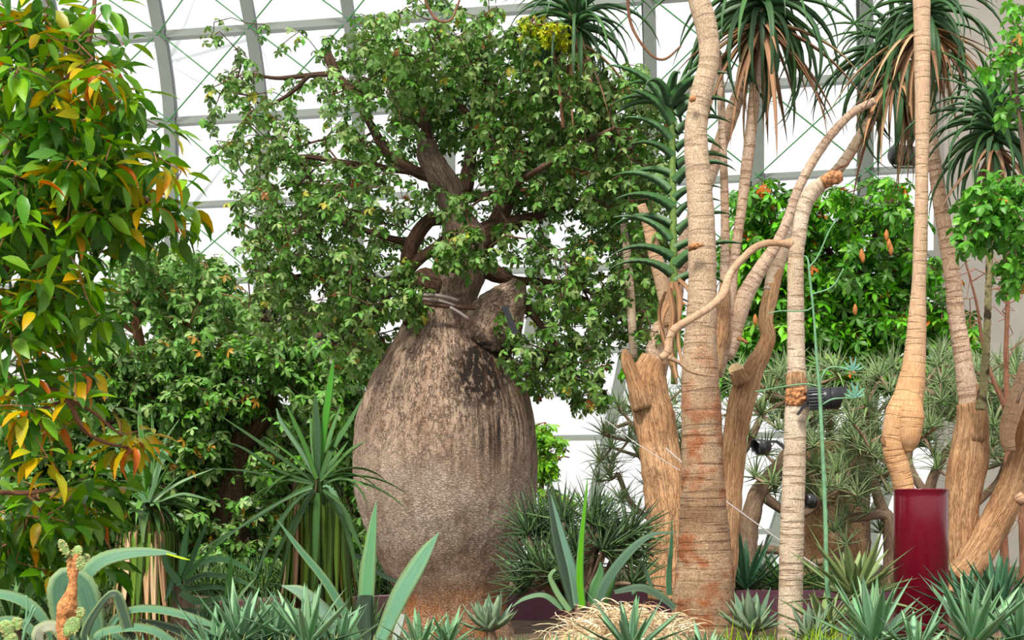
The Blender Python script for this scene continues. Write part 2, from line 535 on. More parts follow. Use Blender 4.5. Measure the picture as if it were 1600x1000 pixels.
def mat_soil():
    a = N('bed_soil'); a.set(Roughness=0.95); v = a.coord()
    c = a.mix(a.ramp(a.noise(v, 9, 6), [(0.35, 0.0), (0.65, 1.0)]), lin(66, 52, 38), lin(112, 90, 68))
    a.color(c); a.bump(a.noise(v, 30, 6), 0.8, 0.03); return a.m


def mat_conc():
    a = N('grey_plaster'); a.set(Roughness=0.9); v = a.coord()
    c = a.mix(a.ramp(a.noise(v, 1.2, 6), [(0.3, 0.0), (0.7, 1.0)]), lin(126, 122, 115), lin(144, 140, 132))
    a.color(c); a.bump(a.noise(v, 40, 3), 0.15, 0.005); return a.m


def mat_glass():
    """clear pane with a film of grime: mostly straight through, a little milky scatter and gloss"""
    a = N('facade_glass')
    tr = a.n('BsdfTransparent'); tr.inputs[0].default_value = (0.97, 0.985, 0.98, 1)
    gl = a.n('BsdfGlossy'); gl.inputs['Roughness'].default_value = 0.05
    tl = a.n('BsdfTranslucent'); tl.inputs[0].default_value = (0.9, 0.92, 0.94, 1)
    lw = a.n('LayerWeight'); lw.inputs[0].default_value = 0.25
    m1 = a.n('MixShader'); a.l(a.math('MULTIPLY', lw.outputs['Fresnel'], 0.6), m1.inputs[0])
    a.l(tr.outputs[0], m1.inputs[1]); a.l(gl.outputs[0], m1.inputs[2])
    m2 = a.n('MixShader'); m2.inputs[0].default_value = 0.28
    a.l(m1.outputs[0], m2.inputs[1]); a.l(tl.outputs[0], m2.inputs[2]); a.l(m2.outputs[0], a.out.inputs['Surface'])
    return a.m


M['soil'] = mat_soil(); M['conc'] = mat_conc(); M['glass'] = mat_glass()
M['paving'] = mat_plain('pale_paving', lin(196, 192, 184), 0.8, nscale=2, namp=0.1)


# ------------------------------------------------------------------ SETTING
def ground_z(x, y):
    z = max(0.60, 1.55 - 0.0905 * y) + 0.03 * nz((x, y, 0), 0.7) + 0.02 * nz((x, y, 0), 2.3)
    if y < 5.0: z -= (5.0 - y) * 0.3
    return z


def build_ground():
    nx, ny = 150, 130
    V = []
    for j in range(ny):
        y = 3.6 + (17.5 - 3.6) * j / (ny - 1)
        for i in range(nx):
            x = -8 + 16 * i / (nx - 1)
            V.append((x, y, ground_z(x, y) + 0.012 * nz((x, y, 0), 14)))
    T = [(j * nx + i, j * nx + i + 1, (j + 1) * nx + i + 1, (j + 1) * nx + i) for j in range(ny - 1) for i in range(nx - 1)]
    o = link('ground', np_mesh('ground', V, T, M['soil']))
    tag(o, kind='structure')
    b = MB(); b.box((-22, 3.0, -0.1), (14, 40, 0.0)); o = b.build('floor', M['paving']); tag(o, kind='structure')


build_ground()

# planter wall curving behind the bottle tree, holding a higher bed
def wall_path():
    pts = [(-7.5, 11.2), (-3.0, 11.9), (-1.5, 12.5), (-0.4, 13.4), (1.2, 13.7), (2.6, 13.6), (4.2, 13.9), (7.5, 15)]
    q, _ = catmull([Vector((a, b, 0)) for a, b in pts], [1] * len(pts), 0.25)
    return q


def build_planter():
    q = wall_path(); b = MB()
    V = []; 
    for i, p in enumerate(q):
        t = (q[min(i + 1, len(q) - 1)] - q[max(i - 1, 0)]).normalized(); n_ = Vector((-t.y, t.x, 0))
        V += [p + Vector((0, 0, 0.4)), p + Vector((0, 0, 0.86)), p + n_ * 0.05 + Vector((0, 0, 0.87)), p + n_ * 0.05 + Vector((0, 0, 0.4))]
    fs = []
    for i in range(len(q) - 1):
        for k in range(4):
            fs.append((i * 4 + k, (i + 1) * 4 + k, (i + 1) * 4 + (k + 1) % 4, i * 4 + (k + 1) % 4))
    fs += [(0, 1, 2, 3), tuple(reversed([(len(q) - 1) * 4 + k for k in range(4)]))]
    b.add(V, fs); o = b.build('planter_wall', M['planter'])
    tag(o, 'long low muted purple planter edging behind the swollen bottle tree', 'planter')
    # upper bed
    V = []; n = 14
    for p in q:
        for k in range(n):
            y = p.y + 0.06 + (21.5 - p.y) * k / (n - 1)
            V.append((p.x * (1 + 0.02 * k), y, 0.80 + 0.03 * nz((p.x, y, 0), 1.5)))
    T = [(i * n + k, (i + 1) * n + k, (i + 1) * n + k + 1, i * n + k + 1) for i in range(len(q) - 1) for k in range(n - 1)]
    o = link('ground_upper', np_mesh('ground_upper', V, T, M['soil'])); tag(o, kind='structure')


build_planter()


# glass dome facade -------------------------------------------------
MUL = [-540, -375, -210, -50, 105, 268, 410, 560, 702, 853, 1016, 1182, 1352, 1520]      # px of each rib at rail height
RAIL0 = 5.85 * 1.0


def fac_Y(px, z):
    base = 33.2 - (px - 200) * 0.0030
    return base - 0.018 * max(0.0, z - 2.0) ** 2


def fac_node(i, z):
    px = MUL[i]; i = i - 3
    # ribs bow: lean towards the lower-left at the foot and top
    t = z
    px2 = px - 7.0 * max(0, t - 10) ** 1.5 * max(0.1, min(1, 1.6 - 0.2 * i)) - max(0, 8.0 - t) ** 1.2 * max(-1, 2.0 * (i - 2))
    Y = fac_Y(px, z)
    return Vector(((px2 - 800) / F * Y, Y, z))


ZR = [0.0, 1.2, 3.17, 5.0, 6.72, 8.36, 10.1, 11.8, 13.5]


def build_facade():
    root = bpy.data.objects.new('window_1', None); COL.objects.link(root); root.location = (0, 31, 0); tag(root, kind='structure')
    for i in range(len(MUL)):
        zs = [z * 0.25 * 1.0 for z in range(0, 56)]
        pts = [fac_node(i, z) for z in zs]
        b = MB()
        for a, c in zip(pts[::2], pts[2::2]):
            b.bar(a, c + (c - a) * 0.01, 0.15, 0.36, Vector((0, 1, 0)))
            for yy in (-.18, .18): b.bar(a + Vector((0, yy, 0)), c + (c - a) * .01 + Vector((0, yy, 0)), 0.24, 0.03, Vector((0, 1, 0)))
        b.build('rib', M['steel'], root)
    for z in ZR:
        b = MB()
        for i in range(len(MUL) - 1):
            a, c = fac_node(i, z), fac_node(i + 1, z)
            b.bar(a, c, 0.15 if z > 9 else 0.11, 0.24, Vector((0, 1, 0)))
        b.build('rail', M['steel'], root)
    for j in range(len(ZR) - 1):
        for i in range(len(MUL) - 1):
            A, B, C_, D = fac_node(i, ZR[j]), fac_node(i + 1, ZR[j]), fac_node(i + 1, ZR[j + 1]), fac_node(i, ZR[j + 1])
            off = Vector((0, 0.14, 0))
            me = np_mesh('pane', [tuple(p + off) for p in (A, B, C_, D)] , [(0, 1, 2, 3)], M['glass'], smooth=False)
            link('pane', me, root)
            if ZR[j] > 6 :
                for p, q in ((A, C_), (B, D)):
                    b = MB(); o_ = Vector((0, -0.2, 0)); b.tube([p + o_, q + o_], 0.015, 6); b.build('brace_rod', M['rod'], root)
    return root


build_facade()


def outer_truss():
    t = thing('roof_truss', 'pale tubular truss seen faintly through the glass behind the steel grid', 'truss', (-6, 37, 0))
    segs = [((305, -20), (268, 90)), ((272, 100), (385, 168)), ((352, 250), (296, 325)), ((262, 95), (385, 60)), ((210, 20), (262, 95)), ((700, 400), (640, 520)), ((300, 325), (240, 470))]
    for p, q in segs:
        b = MB(); b.tube([P(p[0], p[1], 37), P(q[0], q[1], 37)], 0.09, 10); b.build('strut', M['pale'], t, smooth=True)
    for sg in ([(345, -40), (395, 90), (420, 260), (425, 460), (410, 640), (395, 800)], [(620, -40), (632, 100), (640, 300)], [(990, -40), (992, 120), (985, 300), (960, 480)]):
        pts, _ = catmull(pix(sg, 37.6), [1] * len(sg), 0.5)
        b = MB()
        for a, c in zip(pts[:-1], pts[1:]): b.bar(a, c, 0.62, 0.3)
        b.build('column', M['pale'], t)


outer_truss()

# plaster wall
b = MB(); x0 = P(1478, 0, 23).x
b.box((x0, 23, 0), (x0 + 9, 23.5, 12.5)); b.box((x0 - 0.05, 22.93, 0), (x0 + 0.02, 23.5, 12.5))
tag(b.build('wall_right', M['conc']), kind='structure')


# ------------------------------------------------------------------ LEAVES
def leaf_arrays(L=1.0, W=0.35, fold=0.25, droop=0.35, st=(0.0, 0.18, 0.42, 0.7, 1.0), prof=(0.0, 0.75, 1.0, 0.7, 0.0), c0=(0, 1, 0, 1), c1=None, wob=0.0):
    """thin leaf along +X, upper face +Z, triangles only; returns V, T, C"""
    V, C = [], []
    c1 = c1 or c0
    for s, p in zip(st, prof):
        x = L * s * (1 - 0.12 * droop * s); z = -droop * L * s * s * 0.6
        hw = W * p / 2
        c = tuple(c0[k] * (1 - s) + c1[k] * s for k in range(4))
        V += [(x, hw, z + fold * hw), (x, 0, z), (x, -hw, z + fold * hw)]
        C += [c, tuple(min(1, v * 1.12) for v in c[:3]) + (1,), c]
    T = []
    n = len(st)
    for i in range(n - 1):
        a = i * 3; b_ = a + 3
        for k in (0, 1):
            if i == 0:
                T.append((a + 1, b_ + k, b_ + k + 1)[::-1])
            elif i == n - 2:
                T.append((a + k, a + k + 1, b_ + 1))
            else:
                T += [(a + k, a + k + 1, b_ + k + 1), (a + k, b_ + k + 1, b_ + k)]
    return np.array(V, 'f'), np.array(T, 'i'), np.array(C, 'f')


def xf(V, Mx):
    A = np.array(Mx, 'f')
    return V @ A[:3, :3].T + A[:3, 3]


def join(parts):
    Vs, Ts, Cs = [], [], []; n = 0
    for V, T, C in parts:
        Vs.append(V); Ts.append(T + n); Cs.append(C); n += len(V)
    return np.vstack(Vs), np.vstack(Ts), np.vstack(Cs)


def palmate(cols, nl=5, L=0.5, W=0.28, spread=1.25, seed=0):
    """palmate leaf: leaflets fanned round the end of a thin stalk, radius about 1"""
    r = random.Random(seed); parts = []
    c = cols[r.randrange(len(cols))]
    st = leaf_arrays(0.45, 0.035, 0.0, -0.2, (0, 0.3, 0.7, 1.0), (0, 1, 1, 0), c, c)
    parts.append((st[0] - np.array([0.45, 0, 0.05], 'f'), st[1], st[2]))
    for k in range(nl):
        a = (k / (nl - 1) - 0.5) * 2 * spread * math.pi / 2 * 1.25
        cc = tuple(min(1, v * r.uniform(0.85, 1.15)) for v in c[:3]) + (1,)
        sc = 1.0 - 0.25 * abs(a) / 2
        V, T, C = leaf_arrays(L * sc * 1.35, W * sc, r.uniform(0.1, 0.5), r.uniform(0.25, 0.8), (0, 0.3, 0.65, 1.0), (0, 0.72, 1.0, 0), cc)
        Mx = Matrix.Rotation(a + r.uniform(-.1, .1), 4, 'Z') @ Matrix.Rotation(r.uniform(-0.1, 0.35), 4, 'Y')
        parts.append((xf(V, Mx), T, C))
    return join(parts)


def template_mesh(name, arr, mat):
    V, T, C = arr
    return np_mesh(name, V, T, mat, C, uv=V[:, :2])


def grow(limb_nodes, targets, step=0.12, rnd_=rnd, sag=0.0):
    """twigs: each target joins the nearest node already on the tree; returns nodes, parents, radii"""
    nodes = [tuple(p) for p in limb_nodes]
    par = [-1] * len(nodes)
    base = len(nodes)
    arr = np.zeros((base + len(targets) * 60, 3), 'f'); arr[:base] = np.array(nodes, 'f')
    n = base
    T = np.array([tuple(t) for t in targets], 'f')
    d0 = np.min(np.linalg.norm(T[:, None, :] - arr[None, :base, :], axis=2), axis=1) if len(T) * base < 4e6 else np.linalg.norm(T - arr[0], axis=1)
    tips = {}
    for ti in np.argsort(d0):
        t = T[ti]
        d = np.linalg.norm(arr[:n] - t, axis=1)
        k = int(np.argmin(d)); L = float(d[k])
        m = max(1, int(L / step)); prev = k
        if n + m >= len(arr): arr = np.vstack([arr, np.zeros((20000, 3), 'f')])
        p0 = arr[k].copy()
        bow = np.array([rnd_.uniform(-1, 1), rnd_.uniform(-1, 1), rnd_.uniform(-0.6, 1.0)]) * L * 0.10
        for j in range(1, m + 1):
            s = j / m
            q = p0 * (1 - s) + t * s + bow * math.sin(math.pi * s) + (np.array([rnd_.gauss(0, 1) for _ in range(3)]) * 0.012 if j < m else 0)
            arr[n] = q; par.append(prev); prev = n; n += 1
        tips[int(ti)] = prev
    cnt = np.zeros(n); 
    for i in range(n - 1, base - 1, -1):
        if cnt[i] == 0: cnt[i] = 1
        cnt[par[i]] += cnt[i] if par[i] >= base else 0
    return arr[:n], par, cnt, base, tips


def twig_mesh(name, nodes, par, cnt, base, mat, r0=0.004, rmax=0.03, sides=5, expo=0.42):
    idx = np.arange(base, len(nodes)); pi = np.array(par)[idx]
    A = nodes[pi]; B = nodes[idx]
    rb = np.minimum(rmax, r0 * cnt[idx] ** expo)
    ra = np.where(pi >= base, np.minimum(rmax, r0 * np.maximum(1, cnt[pi]) ** expo), rb * 1.25)
    ra = np.minimum(ra, rb * 1.7)
    t = B - A; t /= (np.linalg.norm(t, axis=1, keepdims=True) + 1e-9)
    ref = np.where(np.abs(t[:, 1:2]) > 0.9, np.array([[1., 0, 0]]), np.array([[0, 1., 0]]))
    u = ref - t * (ref * t).sum(1, keepdims=True); u /= np.linalg.norm(u, axis=1, keepdims=True); v = np.cross(t, u)
    rings = []
    for (Pt, r) in ((A, ra), (B, rb)):
        for k in range(sides):
            a = 2 * math.pi * k / sides
            rings.append(Pt + (u * math.cos(a) + v * math.sin(a)) * r[:, None])
    V = np.stack(rings, 1)                       # m, 2*sides, 3
    m = len(idx); off = (np.arange(m) * 2 * sides)[:, None, None]
    Q = np.array([[k, (k + 1) % sides, sides + (k + 1) % sides, sides + k] for k in range(sides)])[None]
    T = (off + Q).reshape(-1, 4)
    V = V.reshape(-1, 3)
    return np_mesh(name, V, T, mat, uv=np.stack([V[:, 0], V[:, 2]], 1))


def sample_blobs(blobs, n, Yc, depth, seed=1, mind=0.0):
    """cluster positions in ellipses given as (px,py,rx,ry,density,(Yoff),(depth))"""
    r = random.Random(seed)
    wts = [b_[2] * b_[3] * b_[4] for b_ in blobs]
    out = []
    grid = {}
    for _ in range(n * 6):
        if len(out) >= n: break
        b_ = r.choices(blobs, wts)[0]
        a = r.uniform(0, 2 * math.pi); q = math.sqrt(r.random())
        yo = b_[5] if len(b_) > 5 else 0.0; dp = b_[6] if len(b_) > 6 else depth
        Y = Yc + yo + r.uniform(-1, 1) * dp * math.sqrt(max(0.05, 1 - q * q * 0.8))
        px, py = b_[0] + math.cos(a) * q * b_[2], b_[1] + math.sin(a) * q * b_[3]
        # keep the outline where the picture plane has it, at the tree's own depth
        p = P(px, py, Yc + yo); p = Vector((p.x * (0.5 + 0.5 * Y / (Yc + yo)), Y, p.z))
        if mind:
            key = (int(p.x / mind), int(p.y / mind), int(p.z / mind))
            if grid.get(key, 0) >= 1: continue
            grid[key] = 1
        out.append(p)
    return out


def leaf_set(tips, r, k=(4, 7), size=(0.07, 0.1), nvar=10, up=0.5, out=0.02, droop=(-0.2, 0.9), dirs=None, varw=None):
    """leaves round each twig tip: list of (pos, quat, scale, variant)"""
    res = []
    for i, p in enumerate(tips):
        n = r.randint(*k); a0 = r.uniform(0, 6.28)
        for j in range(n):
            yaw = a0 + j * 6.283 / n + r.uniform(-0.5, 0.5)
            pitch = r.uniform(*droop)
            roll = r.gauss(0, 0.45)
            q = Quaternion((0, 0, 1), yaw) @ Quaternion((0, 1, 0), pitch) @ Quaternion((1, 0, 0), roll)
            s = r.uniform(*size)
            pos = Vector(p) + q @ Vector((s * 0.5 + r.uniform(0, out), 0, 0)) * up + Vector((r.uniform(-out, out), r.uniform(-out, out), r.uniform(-out, out)))
            res.append((pos, q, s, r.choices(range(nvar), varw)[0] if varw else r.randrange(nvar)))
    return res


def place_leaves(root, leaves, tmpl, mat, nparts=300, lname='leaf', stuff='foliage'):
    """the leaves that show largest become parts, the rest one stuff part"""
    order = sorted(range(len(leaves)), key=lambda i: -(leaves[i][2] / leaves[i][0].y) if True else 0)
    # nearest to the viewer first, mixed with size
    order = sorted(range(len(leaves)), key=lambda i: leaves[i][0].y - leaves[i][2] * 3)
    near = set(order[:nparts])
    meshes = [template_mesh(lname, a, mat) for a in tmpl]
    groups = {}
    for i, (p, q, s, v) in enumerate(leaves):
        if i in near: link(lname, meshes[v], root, p, q, s)
        else: groups.setdefault(v, []).append((p, q, s))
    Vs, Ts, Cs, UVs = [], [], [], []; n = 0
    for v, L in groups.items():
        V, T, C = tmpl[v]
        R = np.array([np.array(q.to_matrix()) * s for p, q, s in L], 'f')
        Pp = np.array([tuple(p) for p, q, s in L], 'f')
        W = np.einsum('nij,kj->nki', R, V) + Pp[:, None, :]
        m = len(L)
        Vs.append(W.reshape(-1, 3)); Ts.append((T[None] + (np.arange(m) * len(V))[:, None, None]).reshape(-1, 3) + n)
        jit = NR.uniform(0.72, 1.25, (m, 1, 1)); CC = np.repeat(C[None], m, 0).copy(); CC[:, :, :3] *= jit
        Cs.append(CC.reshape(-1, 4)); UVs.append(np.repeat(V[None, :, :2], m, 0).reshape(-1, 2)); n += m * len(V)
    if Vs:
        o = link(stuff, np_mesh(stuff, np.vstack(Vs), np.vstack(Ts), mat, np.vstack(Cs), np.vstack(UVs)), root)
        o['kind'] = 'stuff'
    return


def nodes_of(specs, Y, step=0.15):
    out = []
    for sp in specs:
        pts = [P(s[0], s[1], s[3] if len(s) > 3 else Y) for s in sp]
        q, _ = catmull(pts, [1] * len(pts), step); out += q
    return out


# ------------------------------------------------------------------ BOTTLE TREE
YB = 12.0


def build_boab():
    base = P(703, 975, YB)
    root = thing('bottle_tree', 'huge swollen-bellied bottle tree with cracked brown bark and a leafy crown', 'tree', base)
    prof = [(1000, 600, 806), (975, 608, 800), (960, 622, 795), (945, 626, 792), (925, 620, 793), (900, 606, 799), (870, 592, 811), (830, 574, 826), (790, 560, 835), (750, 554, 839), (710, 553, 840),
            (670, 557, 837), (630, 566, 829), (600, 577, 818), (570, 592, 805), (545, 606, 790), (520, 622, 772), (500, 634, 756), (480, 646, 744), (460, 654, 746), (440, 656, 754), (425, 668, 757), (410, 682, 759), (390, 690, 762), (365, 692, 762), (340, 689, 742), (315, 680, 732), (290, 668, 726), (265, 655, 708), (240, 650, 690), (220, 656, 682)]
    pts = [P((l + r_) / 2, y, YB) for y, l, r_ in prof]; rad = [S((r_ - l) / 2, YB) for y, l, r_ in prof]
    pts, rad = catmull(pts, rad, 0.0105)
    n = 300; Vv = []; UV = []; L = 0
    for i, (p, r_) in enumerate(zip(pts, rad)):
        if i: L += (p - pts[i - 1]).length
        for k in range(n + 1):
            a = 2 * math.pi * (k % n) / n + math.pi / 2
            d = Vector((math.cos(a), math.sin(a), 0)); q = p + d * r_
            h = 0.020 * nz(q, 2.2) + 0.008 * nz(q, 6) + 0.005 * nz(Vector((q.x, q.y, q.z * 0.5)), 22, 1)
            # flutes below the burl, thick short wrinkles above the neck
            fl = max(0.0, 1 - ((q.z - 2.35) / 0.5) ** 2)
            h += 0.006 * fl * nz(Vector((q.x * 22, q.y * 22, q.z * 1.2)), 1.0, 2)
            if q.z > 3.1: h += 0.012 * nz(q, 9, 3)
            if q.z < 1.0: h += (1.0 - q.z) * 0.05 * nz(Vector((q.x * 5, q.y * 5, q.z)), 1.0, 4)
            # overhanging ledge on the left of the neck
            Vv.append(q + d * h); UV.append((k / n * 4.2, L))
    w_ = n + 1
    T = [(i * w_ + k, i * w_ + k + 1, (i + 1) * w_ + k + 1, (i + 1) * w_ + k) for i in range(len(pts) - 1) for k in range(n)]
    me = np_mesh('trunk', [tuple(v) for v in Vv], T, M['boab'], uv=UV)
    link('trunk', me, root)
    # burl on the shoulder, stump of an old limb
    limb('burl', [(812, 440, 12), (802, 458, 24), (786, 482, 38), (768, 512, 47), (760, 542, 42), (756, 562, 22)], YB - 0.22, M['boab'], root, n=60, step=0.01, amp=0.10, freq=10)
    limb('branch_stump', [(690, 448, 26), (668, 440, 22), (655, 428, 15), (652, 424, 8)], YB - 0.12, M['bark_dark'], root, n=24, amp=0.2, freq=14)
    limb('branch_stump', [(668, 500, 20), (648, 496, 22), (634, 498, 17), (630, 498, 8)], YB - 0.16, M['bark_dark'], root, n=24, amp=0.25, freq=18)
    LM = [[(690, 300, 17), (676, 255, 15), (668, 215, 9), (662, 170, 6), (672, 110, 4), (690, 60, 3)],
          [(740, 390, 26), (770, 358, 18), (812, 345, 10, 12.0), (870, 328, 6, 12.1), (950, 300, 4, 12.2), (1010, 266, 2.5, 12.2)],
          [(770, 360, 16), (790, 320, 12), (812, 270, 8, 12.3), (850, 200, 6, 12.4), (880, 130, 4, 12.5)],
          [(760, 420, 16), (800, 438, 9), (850, 440, 5, 12.0), (910, 450, 4, 12.0), (960, 490, 3, 11.9), (1000, 530, 2, 11.8)],
          [(800, 470, 12), (830, 490, 6, 11.8), (870, 540, 4, 11.8), (905, 590, 2, 11.7)],
          [(725, 300, 14), (735, 250, 9), (745, 190, 7), (760, 130, 5), (780, 80, 3)],
          [(722, 345, 9), (690, 380, 9), (655, 405, 9), (625, 432, 10), (590, 440, 6), (540, 425, 4), (480, 400, 3)],
          [(700, 340, 12), (670, 345, 11), (645, 380, 12), (634, 425, 11), (640, 470, 12)],
          [(690, 280, 12), (650, 268, 9), (608, 240, 9), (585, 205, 7), (568, 170, 5), (560, 120, 3)],
          [(650, 268, 7), (600, 262, 5), (540, 255, 5), (480, 245, 4), (430, 250, 3)],
          [(585, 205, 6), (560, 160, 6), (535, 125, 5), (522, 116, 5), (480, 118, 4), (430, 122, 3), (380, 112, 2)],
          [(528, 118, 7), (518, 100, 8), (507, 78, 8)],
          [(482, 118, 4), (455, 145, 3), (420, 165, 3), (390, 175, 2)],
          [(770, 206, 4), (735, 180, 5), (705, 150, 5), (690, 125, 4), (680, 118, 3)],
          [(645, 380, 7), (600, 370, 5), (540, 350, 4), (470, 340, 3), (420, 350, 2)],
          [(634, 425, 7), (600, 470, 5), (560, 510, 3), (520, 540, 2)],
          [(730, 310, 8), (780, 300, 6, 11.6), (850, 260, 5, 11.3), (900, 230, 4, 11.1), (960, 200, 3, 11.0)]]
    for sp in LM:
        limb('branch', sp, YB, M['bark_dark'], root, n=12, step=0.04, amp=0.12, freq=20)
    blobs = [(362, 120, 34, 30, .7), (350, 212, 18, 42, .55), (400, 185, 45, 45, .5), (432, 255, 58, 58, .75), (405, 335, 42, 48, .8), (440, 415, 56, 52, 1.1), (492, 355, 66, 60, 1.1),
             (425, 480, 40, 38, .8), (505, 468, 76, 50, 1.1), (560, 430, 55, 50, 1), (596, 498, 46, 42, 1), (550, 545, 40, 28, .5), (637, 455, 20, 50, 1, -.5, .25), (520, 270, 68, 58, .85), (580, 330, 56, 56, .9),
             (470, 105, 50, 22, .4), (425, 115, 40, 20, .35), (545, 175, 38, 46, .5), (605, 120, 56, 56, .9), (620, 215, 40, 56, .45), (562, 85, 46, 36, .6), (640, 68, 56, 40, 1), (716, 58, 60, 34, 1), (702, 130, 80, 60, 1.2),
             (785, 115, 80, 62, 1.2), (850, 95, 58, 50, 1), (805, 200, 80, 50, 1.2), (885, 170, 80, 60, 1.3), (962, 175, 58, 50, 1.2), (1005, 235, 50, 60, 1.2), (925, 255, 80, 60, 1.4), (980, 320, 62, 66, 1.4), (850, 275, 56, 46, 1),
             (1015, 385, 36, 56, 1.1), (895, 335, 56, 40, .8), (935, 440, 62, 50, 1.1), (872, 455, 50, 56, 1), (822, 385, 40, 44, .8), (985, 460, 46, 52, 1.1), (892, 525, 58, 48, 1.1), (850, 572, 56, 36, 1), (912, 590, 40, 40, .9),
             (800, 505, 22, 46, .5, -.55, .2), (1005, 525, 26, 48, .9), (720, 385, 48, 34, 1.1, -.6, .2), (700, 315, 34, 22, .6, -.5, .2), (655, 320, 36, 44, .5), (745, 275, 26, 40, .4), (790, 290, 40, 40, .7), (760, 210, 40, 40, .5), (690, 200, 50, 30, .6, .4, .4),
             (560, 210, 30, 30, .6), (640, 150, 40, 40, .8), (780, 560, 10, 8, .5), (930, 620, 22, 18, .6)]
    tips = sample_blobs(blobs, 2600, YB, 1.25, 3, 0.055)
    nodes, par, cnt, bs, _ = grow(nodes_of(LM, YB), tips)
    o = link('twigs', twig_mesh('twigs', nodes, par, cnt, bs, M['bark_dark'], 0.0035, 0.018), root); o['kind'] = 'stuff'
    g = [lin(108, 152, 78), lin(84, 138, 52), lin(56, 106, 30), lin(136, 170, 108), lin(72, 122, 44), lin(120, 158, 96), lin(96, 146, 60), lin(44, 88, 24)]
    tm = [palmate([g[i % 8]], 5 if i % 3 else 4, L=.56, W=.40, seed=i) for i in range(14)] + [palmate([lin(168, 168, 70)], 5, W=.4, seed=91), palmate([lin(176, 112, 70)], 4, W=.4, seed=92)]
    r = random.Random(5)
    lv = leaf_set(tips, r, (4, 5), (0.072, 0.108), 16, 0.9, 0.04, (0.2, 1.35), varw=[1] * 14 + [.25, .12])
    place_leaves(root, lv, tm, M['boab_leaf'])
    # straps and the old pipe wedged round the neck
    for k, (pp, rr, mt, nm, lb) in enumerate([
        ([(655, 461), (690, 463), (717, 470)], 3.2, 'strap', 'strap', None), ([(660, 467), (690, 471), (712, 478)], 2.2, 'strap', 'strap', None)]):
        b = MB(); b.tube(catmull(pix(pp, YB - 0.52), [1] * len(pp), 0.03)[0], S(rr, YB - .5), 10)
        o = b.build('grey_strap', M['strap'], None, smooth=True)
        tag(o, ['upper thick grey hose strap across the neck of the bottle tree', 'lower thin grey hose strap across the neck of the bottle tree'][k], 'strap', 'hose straps on the bottle tree')
    b = MB(); b.tube(catmull(pix([(660, 474), (700, 478), (742, 481)], YB - 0.50), [1] * 3, 0.03)[0], S(4, YB), 10)
    tag(b.build('support_bar', M['bark_dark'], None, smooth=True), 'dark mossy bar lying across the neck of the bottle tree under the grey straps', 'bar')
    b = MB(); b.tube(catmull(pix([(703, 480), (720, 490), (733, 500)], YB - 0.55), [1] * 3, 0.03)[0], S(2.6, YB), 8)
    tag(b.build('cable', M['strap'], None, smooth=True), 'short brownish cable slanting down from the bar to the burl', 'cable')
    b = MB(); b.bar(P(788, 478, YB - 0.68), P(806, 522, YB - 0.66), S(9, YB), 0.02)
    tag(b.build('rubber_pad', M['black'], None), 'black rubber pad strapped on the burl of the bottle tree', 'pad')


build_boab()


# ------------------------------------------------------------------ SUCCULENT BLADES
def blade_arrays(pts, W, face=Vector((0, 0, 1)), thick=0.15, fold=0.25, c0=(.1, .2, .1, 1), c1=None, edge=None, dark_under=0.75):
    """thick channelled leaf along world/local points; W full widths per point"""
    n = len(pts); V, C, UV = [], [], []
    c1 = c1 or c0; edge = edge or c0; L = 0
    for i, p in enumerate(pts):
        a = pts[max(i - 1, 0)]; b_ = pts[min(i + 1, n - 1)]
        t = (b_ - a).normalized()
        f = face(i / (n - 1)) if callable(face) else face
        u = (f - t * f.dot(t))
        u = u.normalized() if u.length > 1e-5 else t.orthogonal().normalized()
        sd_ = u.cross(t); hw = W[i] / 2
        if i: L += (p - pts[i - 1]).length
        s = i / (n - 1); c = tuple(c0[k] * (1 - s) + c1[k] * s for k in range(3))
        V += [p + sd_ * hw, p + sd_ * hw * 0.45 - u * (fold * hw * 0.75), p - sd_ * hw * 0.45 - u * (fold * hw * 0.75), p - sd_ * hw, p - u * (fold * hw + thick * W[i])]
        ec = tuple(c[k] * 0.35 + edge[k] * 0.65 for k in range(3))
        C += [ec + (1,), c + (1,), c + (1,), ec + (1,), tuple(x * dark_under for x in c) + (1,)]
        UV += [(0, L), (.3, L), (.7, L), (1, L), (.5, L + .3)]
    Q = []
    for i in range(n - 1):
        for k in range(5):
            k2 = (k + 1) % 5
            Q.append((i * 5 + k, i * 5 + k2, (i + 1) * 5 + k2, (i + 1) * 5 + k))
    return np.array([tuple(v) for v in V], 'f'), np.array(Q, 'i'), np.array(C, 'f'), np.array(UV, 'f')


def blade_obj(name, arr, mat, parent):
    V, Q, C, UV = arr
    return link(name, np_mesh(name, V, Q, mat, C, UV), parent)


def arc_leaf(L, a0, a1, W, n=9, prof='lance', **kw):
    """leaf in the XZ plane from the origin, elevation a0 at the base to a1 at the tip"""
    p = Vector((0, 0, 0)); pts = [p.copy()]; fs = []
    for i in range(n - 1):
        s = (i + .5) / (n - 1); a = a0 + (a1 - a0) * s
        p = p + Vector((math.cos(a), 0, math.sin(a))) * (L / (n - 1)); pts.append(p.copy())
    ws = []
    for i in range(n):
        s = i / (n - 1)
        if prof == 'lance': w = (0.55 + 1.8 * s * (1 - s)) * (1 - s ** 3.5) if s < 1 else 0
        elif prof == 'taper': w = (1 - s) ** 0.8
        elif prof == 'strap': w = (0.8 + .3 * s) * (1 - s ** 6)
        else: w = (0.5 + 2.0 * s * (1 - s) * (1 + .6 * s)) * (1 - s ** 5)
        ws.append(max(W * w, W * 0.02))
    def face(s):
        a = a0 + (a1 - a0) * s
        return Vector((-math.sin(a), 0, math.cos(a)))
    return blade_arrays(pts, ws, face, **kw)


